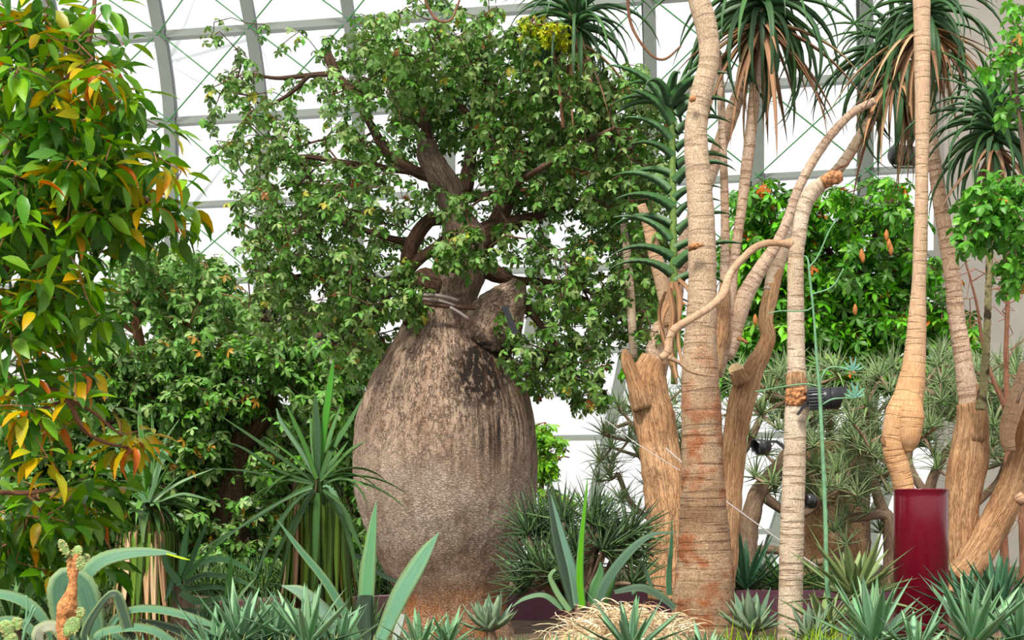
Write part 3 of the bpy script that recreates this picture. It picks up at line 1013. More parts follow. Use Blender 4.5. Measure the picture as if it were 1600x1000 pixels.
def blade_px(name, spec, Y, mat, parent, face=Vector((0, -0.5, 1)), c0=None, c1=None, edge=None, fold=0.3, thick=0.08, step=0.02, toothed=False):
    """explicit leaf: spec [(px,py,fullwidth_px,(Y))]"""
    pts = [P(s[0], s[1], s[3] if len(s) > 3 else Y) for s in spec]
    ws = [S(s[2], s[3] if len(s) > 3 else Y) for s in spec]
    pts, ws = catmull(pts, ws, step)
    if toothed: ws = [w_ * (1 + (0.05 if i % 2 else -0.03)) for i, w_ in enumerate(ws)]
    return blade_obj(name, blade_arrays(pts, ws, face, thick, fold, c0, c1, edge), mat, parent)


def rosette(name, label, cat, group, loc, nleaf, tm, r, elev=(1.45, 0.2), scale=(0.8, 1.1), parent=None, lname='leaf', tilt=0.0, zspread=0.0):
    """whorl of shared leaf meshes; inner leaves steep, outer leaves low. tm: list of meshes built with a0 = 0 base elevation"""
    root = thing(name, label, cat, loc, group) if parent is None else parent
    for k in range(nleaf):
        s = k / max(1, nleaf - 1)
        e = elev[0] * (1 - s) + elev[1] * s + r.uniform(-.1, .1)
        yaw = k * 2.39996 + r.uniform(-.15, .15)
        q = Quaternion((1, 0, 0), tilt) @ Quaternion((0, 0, 1), yaw) @ Quaternion((0, 1, 0), -e)
        sc = r.uniform(*scale) * (0.7 + 0.3 * min(1, s * 3))
        link(lname, tm[r.randrange(len(tm))], root, Vector(loc) + q @ Vector((0.02 * sc, 0, 0)) + Vector((0, 0, zspread * (1 - s))), q, sc)
    return root


def leaf_meshes(name, n, r, L, a1, W, mat, cols, tips=None, edge=None, prof='lance', stations=8, fold=.3, thick=.12):
    out = []
    for i in range(n):
        c = cols[i % len(cols)]
        arr = arc_leaf(L * r.uniform(.85, 1.12), 0.0, r.uniform(*a1), W * r.uniform(.85, 1.15), stations, prof, c0=c, c1=(tips[i % len(tips)] if tips else c), edge=edge or c, fold=fold, thick=thick)
        out.append(np_mesh(name, arr[0], arr[1], mat, arr[2], arr[3]))
    return out


# ------------------------------------------------------------------ RINGED AND ORANGE TRUNKS
def cut_disc(parent, px, py, Y, rx, nrm=Vector((-.3, -1, .6)), name='cut_face', mat='cut'):
    b = MB(); q = nrm.normalized().to_track_quat('Z', 'Y').to_matrix().to_4x4(); q.translation = P(px, py, Y)
    r = S(rx, Y)
    b.lathe([(r * 0.98, -0.015), (r, 0.0), (r * 0.9, 0.004), (r * 0.5, 0.001), (r * .12, -.002)], 20, q)
    return b.build(name, M[mat], parent, smooth=True)


def big_palm():
    Y = 9.0
    root = thing('ringed_trunk_tree', 'thickest smooth ringed tree trunk, rust brown below and pale beige above', 'tree', P(1098, 990, Y))
    e = [(1040, 1047, 1150), (985, 1050, 1146), (950, 1050, 1146), (915, 1054, 1146), (880, 1057, 1145), (840, 1060, 1140), (820, 1061, 1138), (780, 1063, 1135), (740, 1065, 1131), (690, 1065, 1129), (640, 1065, 1127), (600, 1065, 1124), (560, 1066, 1121), (500, 1071, 1120), (450, 1075, 1120), (400, 1075, 1119),
         (350, 1075, 1117), (300, 1073, 1113), (250, 1070, 1108), (200, 1070, 1105), (160, 1076, 1110), (130, 1083, 1117), (100, 1091, 1123), (70, 1092, 1124), (40, 1086, 1120), (10, 1078, 1112), (-30, 1066, 1098), (-80, 1048, 1080), (-160, 1030, 1060)]
    limb('trunk', [((a + b_) / 2, y, (b_ - a) / 2) for y, a, b_ in e], Y, M['bark_main'], root, n=48, step=0.012, amp=0.045, freq=7, ring=0.0015, ringd=0.085)
    # old branch scar ledge
    limb('branch_scar', [(1076, 392, 2, Y - .14), (1080, 387, 6, Y - .15), (1088, 384, 5, Y - .16), (1100, 383, 1.5, Y - .165)], Y, M['scar'], root, n=12, step=.01, amp=.3, freq=30)
    limb('branch_scar', [(1078, 158, 3, Y - .12), (1083, 154, 5, Y - .13), (1086, 150, 2, Y - .13)], Y, M['scar'], root, n=12, step=.01, amp=.3, freq=30)


def slim_trunk():
    Y = 8.0
    root = thing('slim_trunk_tree', 'slim pale grey ringed trunk with a torn orange scar, beside the dangling green stem', 'tree', P(1233, 1000, Y))
    e = [(1040, 1213, 1254), (1000, 1215, 1254), (900, 1217, 1255), (850, 1218, 1256), (750, 1222, 1258), (700, 1224, 1259), (650, 1226, 1260), (625, 1228, 1262), (600, 1229, 1261), (560, 1230, 1258), (500, 1230, 1257), (450, 1230, 1256), (400, 1231, 1256), (370, 1237, 1260), (340, 1241, 1264), (315, 1248, 1272), (300, 1256, 1280), (288, 1272, 1294), (278, 1288, 1310)]
    limb('trunk', [((a + b_) / 2, y, (b_ - a) / 2) for y, a, b_ in e], Y, M['bark_grey'], root, n=36, step=0.012, amp=0.035, freq=9, ring=0.0018, ringd=0.04)
    limb('torn_stub', [(1285, 286, 9), (1297, 280, 12), (1308, 276, 11), (1314, 270, 5)], Y - .03, M['scar'], root, n=20, step=.008, amp=.3, freq=30)
    # ragged ring where a branch tore away
    limb('torn_scar', [(1245, 640, 10, Y - .015), (1245, 634, 16.5, Y - .012), (1245, 622, 17.5, Y - .012), (1245, 612, 17, Y - .012), (1245, 606, 15, Y - .01)], Y, M['scar'], root, n=40, step=.004, amp=.22, freq=55)
    limb('torn_scar', [(1244, 606, 15, Y - .01), (1244, 594, 16, Y - .01), (1244, 584, 14.5, Y - .005)], Y, M['bark_orange'], root, n=40, step=.005, amp=.08, freq=40)
    limb('branch', [(1238, 381, 9), (1222, 380, 5.5), (1200, 380, 5.5), (1178, 388, 6), (1155, 410, 6), (1140, 430, 6), (1130, 458, 7, 7.9), (1112, 478, 6, 7.8), (1080, 498, 6, 7.7), (1055, 514, 6.5, 7.7), (1046, 530, 6, 7.7), (1043, 550, 6.5, 7.7), (1032, 560, 6, 7.7)], Y, M['bark_mid'], root, n=14, step=.01, amp=.12, freq=24)
    limb('twig', [(1044, 558, 4.5, 7.7), (1060, 566, 3, 7.7), (1078, 580, 2.5, 7.7), (1095, 585, 2, 7.7), (1118, 588, 1.3, 7.7)], Y, M['bark_mid'], root, n=8, step=.01, amp=.15, freq=30)
    limb('twig', [(1300, 274, 3), (1310, 262, 2), (1322, 258, 1.6), (1332, 244, 1.2), (1340, 232, 1)], Y, M['bark_red'], root, n=8, step=.01)


def aloe_trunks():
    Y = 11.0
    A = thing('forked_orange_trunk', 'orange fissured forked trunk standing close behind the thick ringed trunk', 'tree', P(1040, 925, Y))
    kw = dict(n=32, step=.02, amp=.10, freq=5, flute=.05)
    limb('trunk', [(1050, 935, 38), (1047, 880, 34), (1046, 820, 36), (1040, 760, 34), (1030, 700, 32), (1022, 650, 31), (1014, 610, 30), (1012, 585, 27), (1022, 560, 20)], Y, M['bark_orange'], A, **kw)
    limb('limb', [(1005, 640, 16), (994, 600, 14), (984, 575, 11), (978, 556, 8), (976, 545, 3)], Y - .1, M['bark_orange'], A, n=24, amp=.15, freq=9)
    limb('limb', [(1016, 600, 22), (1030, 545, 20), (1044, 490, 18), (1060, 420, 15), (1085, 340, 13), (1120, 240, 12), (1150, 160, 11), (1170, 90, 8)], Y + .1, M['bark_palm'], A, n=24, amp=.06, freq=7, ring=.003, ringd=.09)
    limb('limb', [(1045, 510, 9), (1036, 450, 11), (1024, 400, 11), (1012, 350, 9), (1002, 320, 7)], Y - .15, M['bark_mid'], A, n=20, amp=.06, freq=7)
    limb('limb', [(990, 560, 6), (986, 480, 7), (980, 400, 7), (974, 350, 5)], Y + .4, M['bark_grey'], A, n=16, amp=.06, freq=7)
    B = thing('leaning_orange_trunk', 'orange trunk with a round sawn branch stub, forking into long pale limbs', 'tree', P(1128, 905, Y))
    limb('trunk', [(1120, 915, 28), (1128, 860, 26), (1136, 800, 21), (1142, 740, 20), (1150, 680, 19), (1158, 630, 20), (1168, 600, 20), (1178, 575, 16), (1192, 550, 14), (1200, 525, 12), (1196, 500, 12), (1204, 460, 12), (1216, 410, 11)], Y, M['bark_orange'], B, n=30, step=.02, amp=.08, freq=6, flute=.03)
    limb('limb', [(1204, 455, 12), (1216, 408, 12), (1240, 348, 10), (1275, 300, 9), (1315, 258, 9), (1350, 203, 8), (1382, 152, 8)], Y, M['bark_grey'], B, n=20, step=.02, amp=.05, freq=9, ring=.003, ringd=.06)
    limb('stub', [(1160, 600, 14), (1154, 588, 13), (1151, 579, 12)], Y - .12, M['bark_orange'], B, n=20, amp=.06)
    cut_disc(B, 1150, 577, Y - .14, 12)
    limb('torn_end', [(1372, 165, 8), (1384, 150, 12), (1392, 138, 9), (1396, 128, 3)], Y, M['cut'], B, n=14, amp=.35, freq=30)
    C = thing('bulbous_jointed_trunk', 'cluster of limbs meeting in a swollen knuckled joint behind the thick ringed trunk', 'tree', P(1128, 560, Y + .1))
    Yc = Y - .5
    for sp in ([(1124, 590, 5), (1126, 570, 10), (1128, 540, 14), (1130, 500, 13), (1132, 460, 9), (1133, 380, 7), (1132, 300, 6.5), (1129, 220, 6), (1126, 140, 6), (1122, 80, 5)],
               [(1138, 538, 7), (1141, 528, 11), (1137, 500, 12), (1140, 470, 10), (1148, 400, 8), (1158, 330, 8), (1168, 250, 9), (1178, 160, 9), (1186, 60, 8), (1190, 10, 7)],
               [(1136, 562, 6), (1138, 553, 11), (1146, 530, 12), (1152, 500, 13), (1166, 458, 13), (1192, 415, 11), (1214, 380, 8.5), (1230, 345, 8), (1252, 285, 7.5), (1290, 222, 7), (1330, 178, 6.5), (1366, 158, 6)]):
        limb('limb', sp, Yc, M['bark_palm'], C, n=24, step=.015, amp=.09, freq=9, ring=.0018, ringd=.07)
    limb('swollen_joint', [(1118, 592, 4), (1120, 575, 9), (1122, 545, 13), (1126, 510, 14), (1130, 470, 11), (1132, 440, 7)], Yc - .08, M['bark_orange'], C, n=24, step=.01, amp=.15, freq=9)
    limb('aerial_root', [(1152, 528, 4), (1162, 532, 3), (1168, 536, 3)], Yc - .25, M['scar'], C, n=8, amp=.2)


def right_trunks():
    Y = 9.0
    A = thing('bulging_trunk_tree', 'tall tan trunk with a hanging bulge, rising from behind the maroon cylinder', 'tree', P(1425, 900, Y))
    limb('trunk', [(1432, 900, 20), (1424, 830, 18), (1416, 780, 16), (1410, 750, 16), (1402, 720, 18), (1399, 700, 20), (1404, 672, 24), (1413, 645, 28), (1421, 615, 23), (1427, 580, 19), (1431, 540, 16), (1433, 500, 14), (1436, 440, 11), (1438, 380, 11), (1440, 300, 10), (1441, 200, 11), (1441, 100, 12), (1440, 0, 13), (1438, -60, 13)],
         Y, M['bark_bulge'], A, n=40, step=.012, amp=.05, freq=6, flute=.015)
    limb('bulge', [(1428, 610, 8), (1424, 640, 19), (1422, 665, 20), (1421, 690, 15), (1420, 706, 6)], Y - .07, M['bark_bulge'], A, n=30, step=.008, amp=.07, freq=10)
    limb('stub', [(1394, 700, 9), (1384, 692, 7), (1378, 684, 4)], Y - .02, M['bark_orange'], A, n=12, amp=.2)
    Y2 = 9.6
    B = thing('forked_tan_trunk', 'stout orange-tan trunk forking low, with a narrow pale limb leaning to the glass', 'tree', P(1508, 905, Y2))
    limb('trunk', [(1500, 925, 30), (1500, 880, 24), (1500, 830, 26), (1503, 790, 27), (1508, 750, 29), (1514, 710, 29), (1518, 680, 26), (1520, 660, 24), (1516, 630, 21)], Y2, M['bark_orange'], B, n=36, step=.02, amp=.07, freq=6, flute=.05)
    limb('limb', [(1520, 670, 20), (1514, 620, 17), (1506, 570, 14), (1500, 530, 14), (1495, 500, 13), (1489, 440, 13), (1480, 380, 12), (1468, 310, 11), (1460, 250, 10), (1454, 190, 9), (1448, 110, 8), (1444, 30, 8)], Y2, M['bark_palm'], B, n=24, step=.014, amp=.05, freq=7, ring=.003, ringd=.06)
    limb('limb', [(1524, 690, 16), (1528, 650, 14), (1532, 625, 10), (1534, 600, 7)], Y2 - .05, M['bark_orange'], B, n=20, amp=.2, freq=12)
    limb('limb', [(1495, 905, 24), (1518, 880, 24), (1545, 835, 24), (1572, 785, 24), (1592, 735, 22), (1604, 690, 20), (1604, 650, 18), (1608, 600, 16), (1616, 560, 14)], Y2 - .1, M['bark_orange'], B, n=32, step=.02, amp=.06, freq=6, flute=.06)
    limb('limb', [(1578, 705, 9), (1574, 680, 12), (1580, 650, 14), (1592, 615, 14), (1606, 570, 12)], Y2 - .2, M['bark_mid'], B, n=20, amp=.06, freq=8)
    limb('knot', [(1590, 772, 7), (1596, 780, 9), (1600, 788, 6)], Y2 - .42, M['bark_mid'], B, n=14, amp=.2)
    D = thing('banded_stem_tree', 'thin dark-banded green-brown stem against the plaster wall', 'tree', P(1536, 640, 9.3))
    limb('stem', [(1532, 640, 8), (1538, 590, 7), (1541, 540, 6), (1544, 470, 5.5), (1546, 400, 5.5), (1547, 340, 5), (1549, 285, 5)], 9.3, M['banded'], D, n=14, step=.01, amp=.05, ring=.004, ringd=.05)
    return D


big_palm(); slim_trunk(); aloe_trunks(); band = right_trunks()

# maroon cylinder
Yc = 8.4
b = MB(); c = P(1439, 765, Yc); r_ = S(41.5, Yc); z0 = 0.55 - c.z; Mx = Matrix.Translation((c.x, Yc, c.z))
b.lathe([(r_, z0), (r_, -0.05), (r_, -0.004), (r_ + .003, 0), (r_ - .004, .004), (r_ - .010, 0), (r_ - .012, -.02), (r_ - .012, z0)], 64, Mx)
cyl = thing('metal_cylinder', 'glossy maroon metal cylinder standing open-topped between blue-green agaves', 'cylinder', (c.x, Yc, .55))
b.build('shell', M['maroon'], cyl, smooth=False)
for p_ in cyl.children[0].data.polygons: p_.use_smooth = len(p_.vertices) == 4
b = MB(); b.lathe([(r_ + .006, P(0, 972, Yc).z - c.z), (r_ + .008, P(0, 974, Yc).z - c.z), (r_ + .006, P(0, 979, Yc).z - c.z)][::-1], 48, Mx, cap=False)
b.build('seam', M['maroon'], cyl, smooth=True)


# ------------------------------------------------------------------ TREE ALOES (long arching leaves)
AG = [lin(40, 84, 42), lin(30, 66, 36), lin(58, 104, 48), lin(34, 74, 40)]
rA = random.Random(21)
ALOE_L = leaf_meshes('leaf', 10, rA, 1.0, (-2.3, -1.0), 0.07, M['aloe'], AG, edge=lin(60, 104, 58), prof='taper', stations=11, fold=.5, thick=.35)
ALOE_LG = leaf_meshes('leaf', 6, rA, 1.0, (-2.0, -1.1), 0.17, M['aloe'], [lin(30, 76, 44), lin(22, 58, 38)], edge=lin(60, 110, 50), prof='taper', stations=10, fold=.5, thick=.5)
DRY_L = leaf_meshes('dead_leaf', 6, rA, 1.0, (-1.1, -0.5), 0.06, M['dry'], [lin(182, 128, 76), lin(158, 106, 66), lin(196, 156, 110), lin(138, 94, 58)], prof='taper', stations=8, fold=.7)


def tree_aloe(name, label, px, py, Y, n, R, ndry, e=(1.5, -0.5), stem=None, seed=0, group='tree aloe rosettes', tilt=0.0, dry=(-1.2, -1.5)):
    r = random.Random(seed)
    c = P(px, py, Y)
    t = thing(name, label, 'aloe', c, group)
    rosette(name, None, None, None, c, int(n * 1.35), ALOE_L, r, e, (R * .95, R * 1.45), parent=t, tilt=tilt, zspread=R * .3)
    for k in range(ndry * 2):
        yaw = r.uniform(0, 6.28); q = Quaternion((0, 0, 1), yaw) @ Quaternion((0, 1, 0), -r.uniform(-1.25, -.2))
        link('dead_leaf', DRY_L[r.randrange(6)], t, c + Vector((0, 0, -.06)) + q @ Vector((.03, 0, 0)), q, R * r.uniform(.7, 1.5))
    if stem: limb('stem', stem, Y, M['bark_mid'], t, n=14, step=.02, amp=.06)
    return t


tree_aloe('tree_aloe', 'dark green arching aloe head just above the bottle tree crown', 900, 50, 11.2, 46, 0.62, 6, stem=[(925, 140, 7), (912, 100, 8), (900, 50, 9), (888, -20, 9)], seed=1, e=(1.3, -.3))
tree_aloe('tree_aloe', 'aloe head cut by the top edge above the jointed limbs, skirted with dead leaves', 1190, 20, 10.5, 60, 0.78, 16, seed=2, e=(1.4, -.75))
tree_aloe('tree_aloe', 'widest aloe head with orange dead leaves, behind the tall bulging trunk', 1398, 110, 10.9, 64, 0.66, 22, seed=3, e=(1.45, -.6))
tree_aloe('tree_aloe', 'aloe head cut by the top edge directly over the forked tan trunk', 1446, 30, 9.6, 44, 0.6, 26, seed=4, e=(1.2, -.5))
tree_aloe('tree_aloe', 'aloe head in front of the plaster wall on top of the banded stem', 1552, 215, 9.3, 54, 0.56, 10, seed=5, e=(1.5, -.45), stem=[(1549, 290, 5), (1551, 250, 6), (1552, 200, 7)])


def column_aloe():
    Y = 10.2; r = random.Random(9)
    t = thing('tiered_aloe', 'upright column aloe with tiers of stiff dark leaves next to the thick ringed trunk', 'aloe', P(1053, 445, Y))
    limb('stem', [(1053, 600, 5), (1054, 520, 5), (1053, 440, 6), (1052, 330, 5.5), (1050, 220, 5.5), (1046, 150, 6)], Y, M['stem_olive'], t, n=14, amp=.06)
    i = 0
    for py in list(range(436, 150, -13)):
        yaw = (math.pi if i % 2 else 0) + r.uniform(-.55, .55); e = r.uniform(.5, .95)
        q = Quaternion((0, 0, 1), yaw) @ Quaternion((0, 1, 0), -e)
        link('leaf', ALOE_LG[r.randrange(6)], t, P(1052, py, Y), q, r.uniform(.42, .55)); i += 1
    for k in range(12):
        q = Quaternion((0, 0, 1), k * 2.4) @ Quaternion((0, 1, 0), -(1.35 - .07 * k))
        link('leaf', ALOE_LG[k % 6], t, P(1046, 160, Y), q, .5)
    for k, sp in enumerate([[(1050, 440, 9), (1045, 470, 10), (1034, 500, 9), (1040, 545, 7), (1058, 600, 4)], [(1055, 440, 9), (1062, 470, 10), (1058, 520, 8), (1066, 570, 4)], [(1060, 436, 6), (1074, 450, 7), (1082, 470, 3)], [(1046, 450, 9), (1052, 490, 12), (1048, 540, 12), (1058, 590, 6)], [(1040, 455, 6), (1030, 490, 7), (1038, 530, 6), (1050, 570, 3)]]):
        blade_px('dead_leaf', sp, Y - .1 - .02 * k, M['dry'], t, Vector((.3 * k - .5, -1, 0)), lin(160, 106, 58), lin(190, 140, 86), fold=.6)


column_aloe()


# ------------------------------------------------------------------ BROAD-LEAVED TREE ON THE NEAR SIDE
def broad_tree():
    Y = 7.0
    root = thing('broad_leaf_tree', 'near tree with large glossy green leaves turning yellow and orange at the tips', 'tree', P(-60, 1150, Y))
    LM = [[(-80, 1100, 30), (-60, 700, 26), (-30, 450, 22), (10, 300, 16), (60, 200, 9), (110, 120, 6), (140, 60, 4), (150, -20, 3)],
          [(-40, 560, 16), (20, 470, 9), (80, 412, 7), (140, 372, 5), (190, 330, 4), (240, 310, 3)],
          [(-30, 460, 12), (30, 400, 7), (90, 330, 5), (130, 240, 4), (145, 170, 3), (150, 120, 2)],
          [(-40, 640, 12), (30, 610, 5), (75, 608, 5), (105, 625, 5), (130, 670, 4), (160, 690, 3), (200, 700, 2)],
          [(105, 625, 4), (140, 640, 3), (170, 665, 2), (190, 680, 2)],
          [(40, 650, 4), (75, 635, 3), (104, 626, 3)],
          [(-30, 340, 14), (10, 250, 8), (50, 160, 6), (95, 50, 4)],
          [(-60, 780, 12), (-10, 770, 5), (40, 770, 4), (80, 765, 3)],
          [(0, 80, 5), (30, 70, 4), (60, 40, 3), (75, 20, 3)]]
    for sp in LM: limb('branch', sp, Y, M['bark_red'], root, n=12, step=.03, amp=.08, freq=16)
    bl = [(40, 30, 60, 40, 1), (150, 25, 40, 40, 1), (30, 100, 60, 50, 1), (120, 110, 46, 40, .8), (175, 130, 30, 34, .8), (60, 190, 80, 50, 1.3), (200, 165, 44, 34, 1), (150, 200, 60, 40, 1.1), (40, 270, 70, 50, 1.4), (130, 270, 70, 50, 1.3), (195, 230, 34, 40, .9), (250, 265, 36, 22, .8), (270, 305, 36, 22, .9), (200, 310, 60, 34, 1),
          (60, 340, 80, 46, 1.3), (150, 355, 60, 30, .8), (250, 340, 36, 20, .7), (30, 420, 60, 50, 1.1), (110, 430, 60, 46, 1), (170, 420, 34, 30, .8), (60, 500, 70, 40, .9), (140, 480, 40, 40, .7), (20, 560, 50, 40, .8), (120, 580, 34, 20, .5), (40, 640, 60, 46, .6), (150, 640, 50, 30, .5), (190, 690, 34, 24, .7), (110, 700, 50, 30, .5), (80, 730, 30, 20, .3),
          (30, 820, 60, 60, 1.2, .6), (110, 800, 60, 50, 1, .6), (60, 870, 70, 40, .8, .8), (150, 860, 30, 40, .5, .8), (10, 740, 30, 50, .7, .5), (140, 745, 46, 34, .7, .6)]
    tips = sample_blobs(bl, 430, Y, .7, 8, .06)
    nodes, par, cnt, bs, _ = grow(nodes_of(LM, Y), tips, .08)
    o = link('twigs', twig_mesh('twigs', nodes, par, cnt, bs, M['bark_red'], 0.0028, 0.012), root); o['kind'] = 'stuff'
    G = [lin(66, 136, 30), lin(98, 156, 34), lin(54, 120, 36), lin(118, 168, 40), lin(44, 104, 26), lin(84, 144, 26), lin(104, 150, 50), lin(60, 112, 30)]
    tm = [leaf_arrays(1, random.Random(i).uniform(.34, .44), .3, .3 + .08 * (i % 5), c0=G[i % 8], c1=G[i % 8]) for i in range(12)]
    tm += [leaf_arrays(1, .38, .4, .5, c0=lin(170, 170, 40), c1=lin(222, 160, 40)), leaf_arrays(1, .34, .6, .6, c0=lin(120, 150, 50), c1=lin(226, 130, 40)), leaf_arrays(1, .26, .9, .9, c0=lin(206, 110, 50), c1=lin(170, 86, 40)), leaf_arrays(1, .36, .4, .4, c0=lin(150, 166, 50), c1=lin(210, 190, 60))]
    lv = leaf_set(tips, random.Random(4), (6, 9), (.12, .17), 16, .6, .02, (-.35, 1.0), varw=[1] * 12 + [.35, .25, .2, .4])
    rz = random.Random(12); out = []
    zones = [(130, 135, 60, 50, .5), (60, 20, 40, 20, .3), (200, 690, 40, 40, .75), (30, 640, 40, 40, .4), (70, 735, 30, 24, .8), (120, 590, 30, 24, .5), (40, 460, 60, 30, .3), (150, 300, 90, 60, .2), (90, 680, 90, 60, .35), (265, 262, 20, 14, .6)]
    for (p, q, sc, v) in lv:
        px = 800 + p.x / p.y * F; py = HY - (p.z - ZC) / p.y * F
        if any(((px - z[0]) / z[2]) ** 2 + ((py - z[1]) / z[3]) ** 2 < 1 and rz.random() < z[4] for z in zones): v = rz.choice([12, 12, 13, 15, 15, 14])
        out.append((p, q, sc, v))
    place_leaves(root, out, tm, M['leaf'])


broad_tree()


# ------------------------------------------------------------------ SHRUBS BEHIND
def shrub(name, label, Y, LM, bl, ntips, G, size, seed, base, group=None, nl=5, k=(3, 5), depth=1.1, bark='bark_red', odd=None, pods=None, mind=.07, nparts=200, W=.36):
    root = thing(name, label, 'tree', base, group)
    for sp in LM: limb('branch', sp, Y, M[bark], root, n=10, step=.05, amp=.12, freq=10)
    tips = sample_blobs(bl, ntips, Y, depth, seed, mind)
    nodes, par, cnt, bs, _ = grow(nodes_of(LM, Y), tips, .14)
    o = link('twigs', twig_mesh('twigs', nodes, par, cnt, bs, M[bark], 0.004, 0.02, 4), root); o['kind'] = 'stuff'
    tm = [palmate([G[i % len(G)]], nl, L=.58, W=W, seed=seed * 10 + i) for i in range(12)] + [palmate([odd or lin(170, 130, 60)], nl, seed=seed)]
    lv = leaf_set(tips, random.Random(seed), k, size, 13, .9, .05, (0.1, 1.3), varw=[1] * 12 + [.35])
    place_leaves(root, lv, tm, M['leaf_bg'], nparts)
    if pods:
        for px, py in pods:
            b = MB(); c = P(px, py, Y - 1.0); Mx = Matrix.Translation(c)
            b.lathe([(.004, .07), (.014, .055), (.027, .02), (.028, -.02), (.018, -.05), (.004, -.07)], 12, Mx); b.build('pod', M['pod'], root, smooth=True)
    return root


GB = [lin(84, 132, 62), lin(106, 156, 74), lin(60, 110, 40), lin(128, 168, 104), lin(78, 140, 44), lin(46, 88, 30)]
GR = [lin(70, 144, 32), lin(92, 168, 44), lin(50, 118, 26), lin(112, 180, 62), lin(60, 130, 34), lin(38, 96, 22)]
shrub('umbrella_shrub', 'loose grey-green shrub rising against the glass between near tree and bottle tree', 17.0,
      [[(240, 720, 12), (232, 600, 9), (215, 520, 8), (205, 470, 7), (200, 420, 4), (215, 390, 3)], [(232, 600, 7), (290, 520, 5), (320, 470, 4), (340, 440, 2)], [(205, 480, 5), (240, 440, 3), (250, 400, 2)], [(215, 520, 6), (185, 500, 5), (160, 480, 3)], [(290, 520, 4), (270, 460, 3), (262, 430, 2)]],
      [(240, 405, 44, 26, .9), (205, 440, 50, 30, 1), (320, 420, 44, 24, 1), (290, 450, 50, 26, .9), (350, 460, 40, 26, .9), (250, 475, 60, 20, .5), (180, 500, 40, 36, .6), (300, 500, 60, 34, .8), (370, 500, 40, 36, .9), (230, 420, 30, 30, .5)],
      360, [lin(90, 138, 64), lin(112, 160, 84), lin(68, 116, 46), lin(132, 172, 104)], (.12, .18), 31, P(240, 920, 17))
shrub('umbrella_shrub', 'dense mid-green shrub bank behind the two shaggy yuccas', 16.0,
      [[(360, 920, 40), (355, 820, 36), (360, 740, 38), (372, 690, 24), (390, 640, 14), (430, 600, 8)], [(355, 760, 20), (300, 700, 10), (250, 650, 7), (200, 600, 4)], [(375, 700, 16), (410, 650, 18), (420, 620, 14), (440, 560, 6)], [(420, 900, 9), (440, 820, 6), (470, 740, 5), (520, 660, 4)], [(540, 930, 9), (545, 800, 6), (548, 700, 5)]],
      [(170, 560, 60, 30, .9), (150, 620, 60, 40, 1), (250, 560, 70, 30, 1.2), (350, 550, 60, 34, 1.1), (450, 560, 60, 34, 1.1), (540, 560, 50, 30, .9), (250, 620, 80, 40, 1.3), (350, 620, 70, 36, 1.2), (450, 630, 36, 36, .6), (530, 630, 40, 50, 1), (200, 700, 70, 50, 1.2), (300, 700, 60, 50, 1.3), (420, 720, 40, 40, .6), (520, 720, 40, 60, .9), (150, 780, 50, 60, 1), (280, 790, 60, 50, 1.1), (330, 860, 60, 50, 1), (400, 820, 50, 60, .7), (440, 900, 60, 50, 1), (520, 840, 50, 60, .9), (570, 900, 30, 60, 1.1), (240, 900, 60, 50, .8), (120, 880, 60, 60, .9), (580, 800, 24, 50, .8), (310, 640, 60, 60, .8), (30, 640, 60, 60, .5), (60, 700, 70, 60, .9), (40, 800, 60, 80, 1.1)],
      3000, GB, (.12, .18), 32, P(355, 925, 16), depth=.9, bark='bark_dark', mind=.06)
shrub('shade_shrub', 'dark olive shrub mass deeper behind the dense shrub bank', 19.5,
      [[(300, 900, 20), (300, 700, 12), (330, 560, 6)], [(480, 900, 20), (480, 700, 12), (500, 520, 6)], [(100, 900, 20), (110, 700, 10)]],
      [(120, 760, 140, 120, 1), (330, 760, 140, 140, 1.2), (500, 740, 100, 150, 1.1), (470, 520, 120, 60, .8), (300, 660, 120, 40, .8), (560, 880, 60, 60, 1), (200, 600, 80, 60, .7)],
      1300, [lin(40, 66, 30), lin(52, 80, 34), lin(60, 70, 36), lin(34, 56, 28)], (.22, .32), 33, P(330, 905, 19.5), depth=.8, bark='bark_dark', nparts=60)
shrub('sunlit_shrub', 'yellow-green young shrub glimpsed between the belly of the bottle tree and the thin spiky bush', 16.5,
      [[(846, 940, 4), (846, 800, 3), (850, 720, 2.5), (852, 660, 2)], [(846, 800, 2), (870, 720, 1.5), (890, 715, 1)]],
      [(850, 700, 16, 36, 1), (870, 690, 14, 14, .6), (845, 665, 8, 14, .5), (870, 780, 24, 12, .5), (850, 740, 20, 20, .7)],
      90, [lin(110, 170, 50), lin(130, 186, 66), lin(90, 150, 44)], (.09, .13), 34, P(846, 925, 16.5), depth=.3, nparts=40)
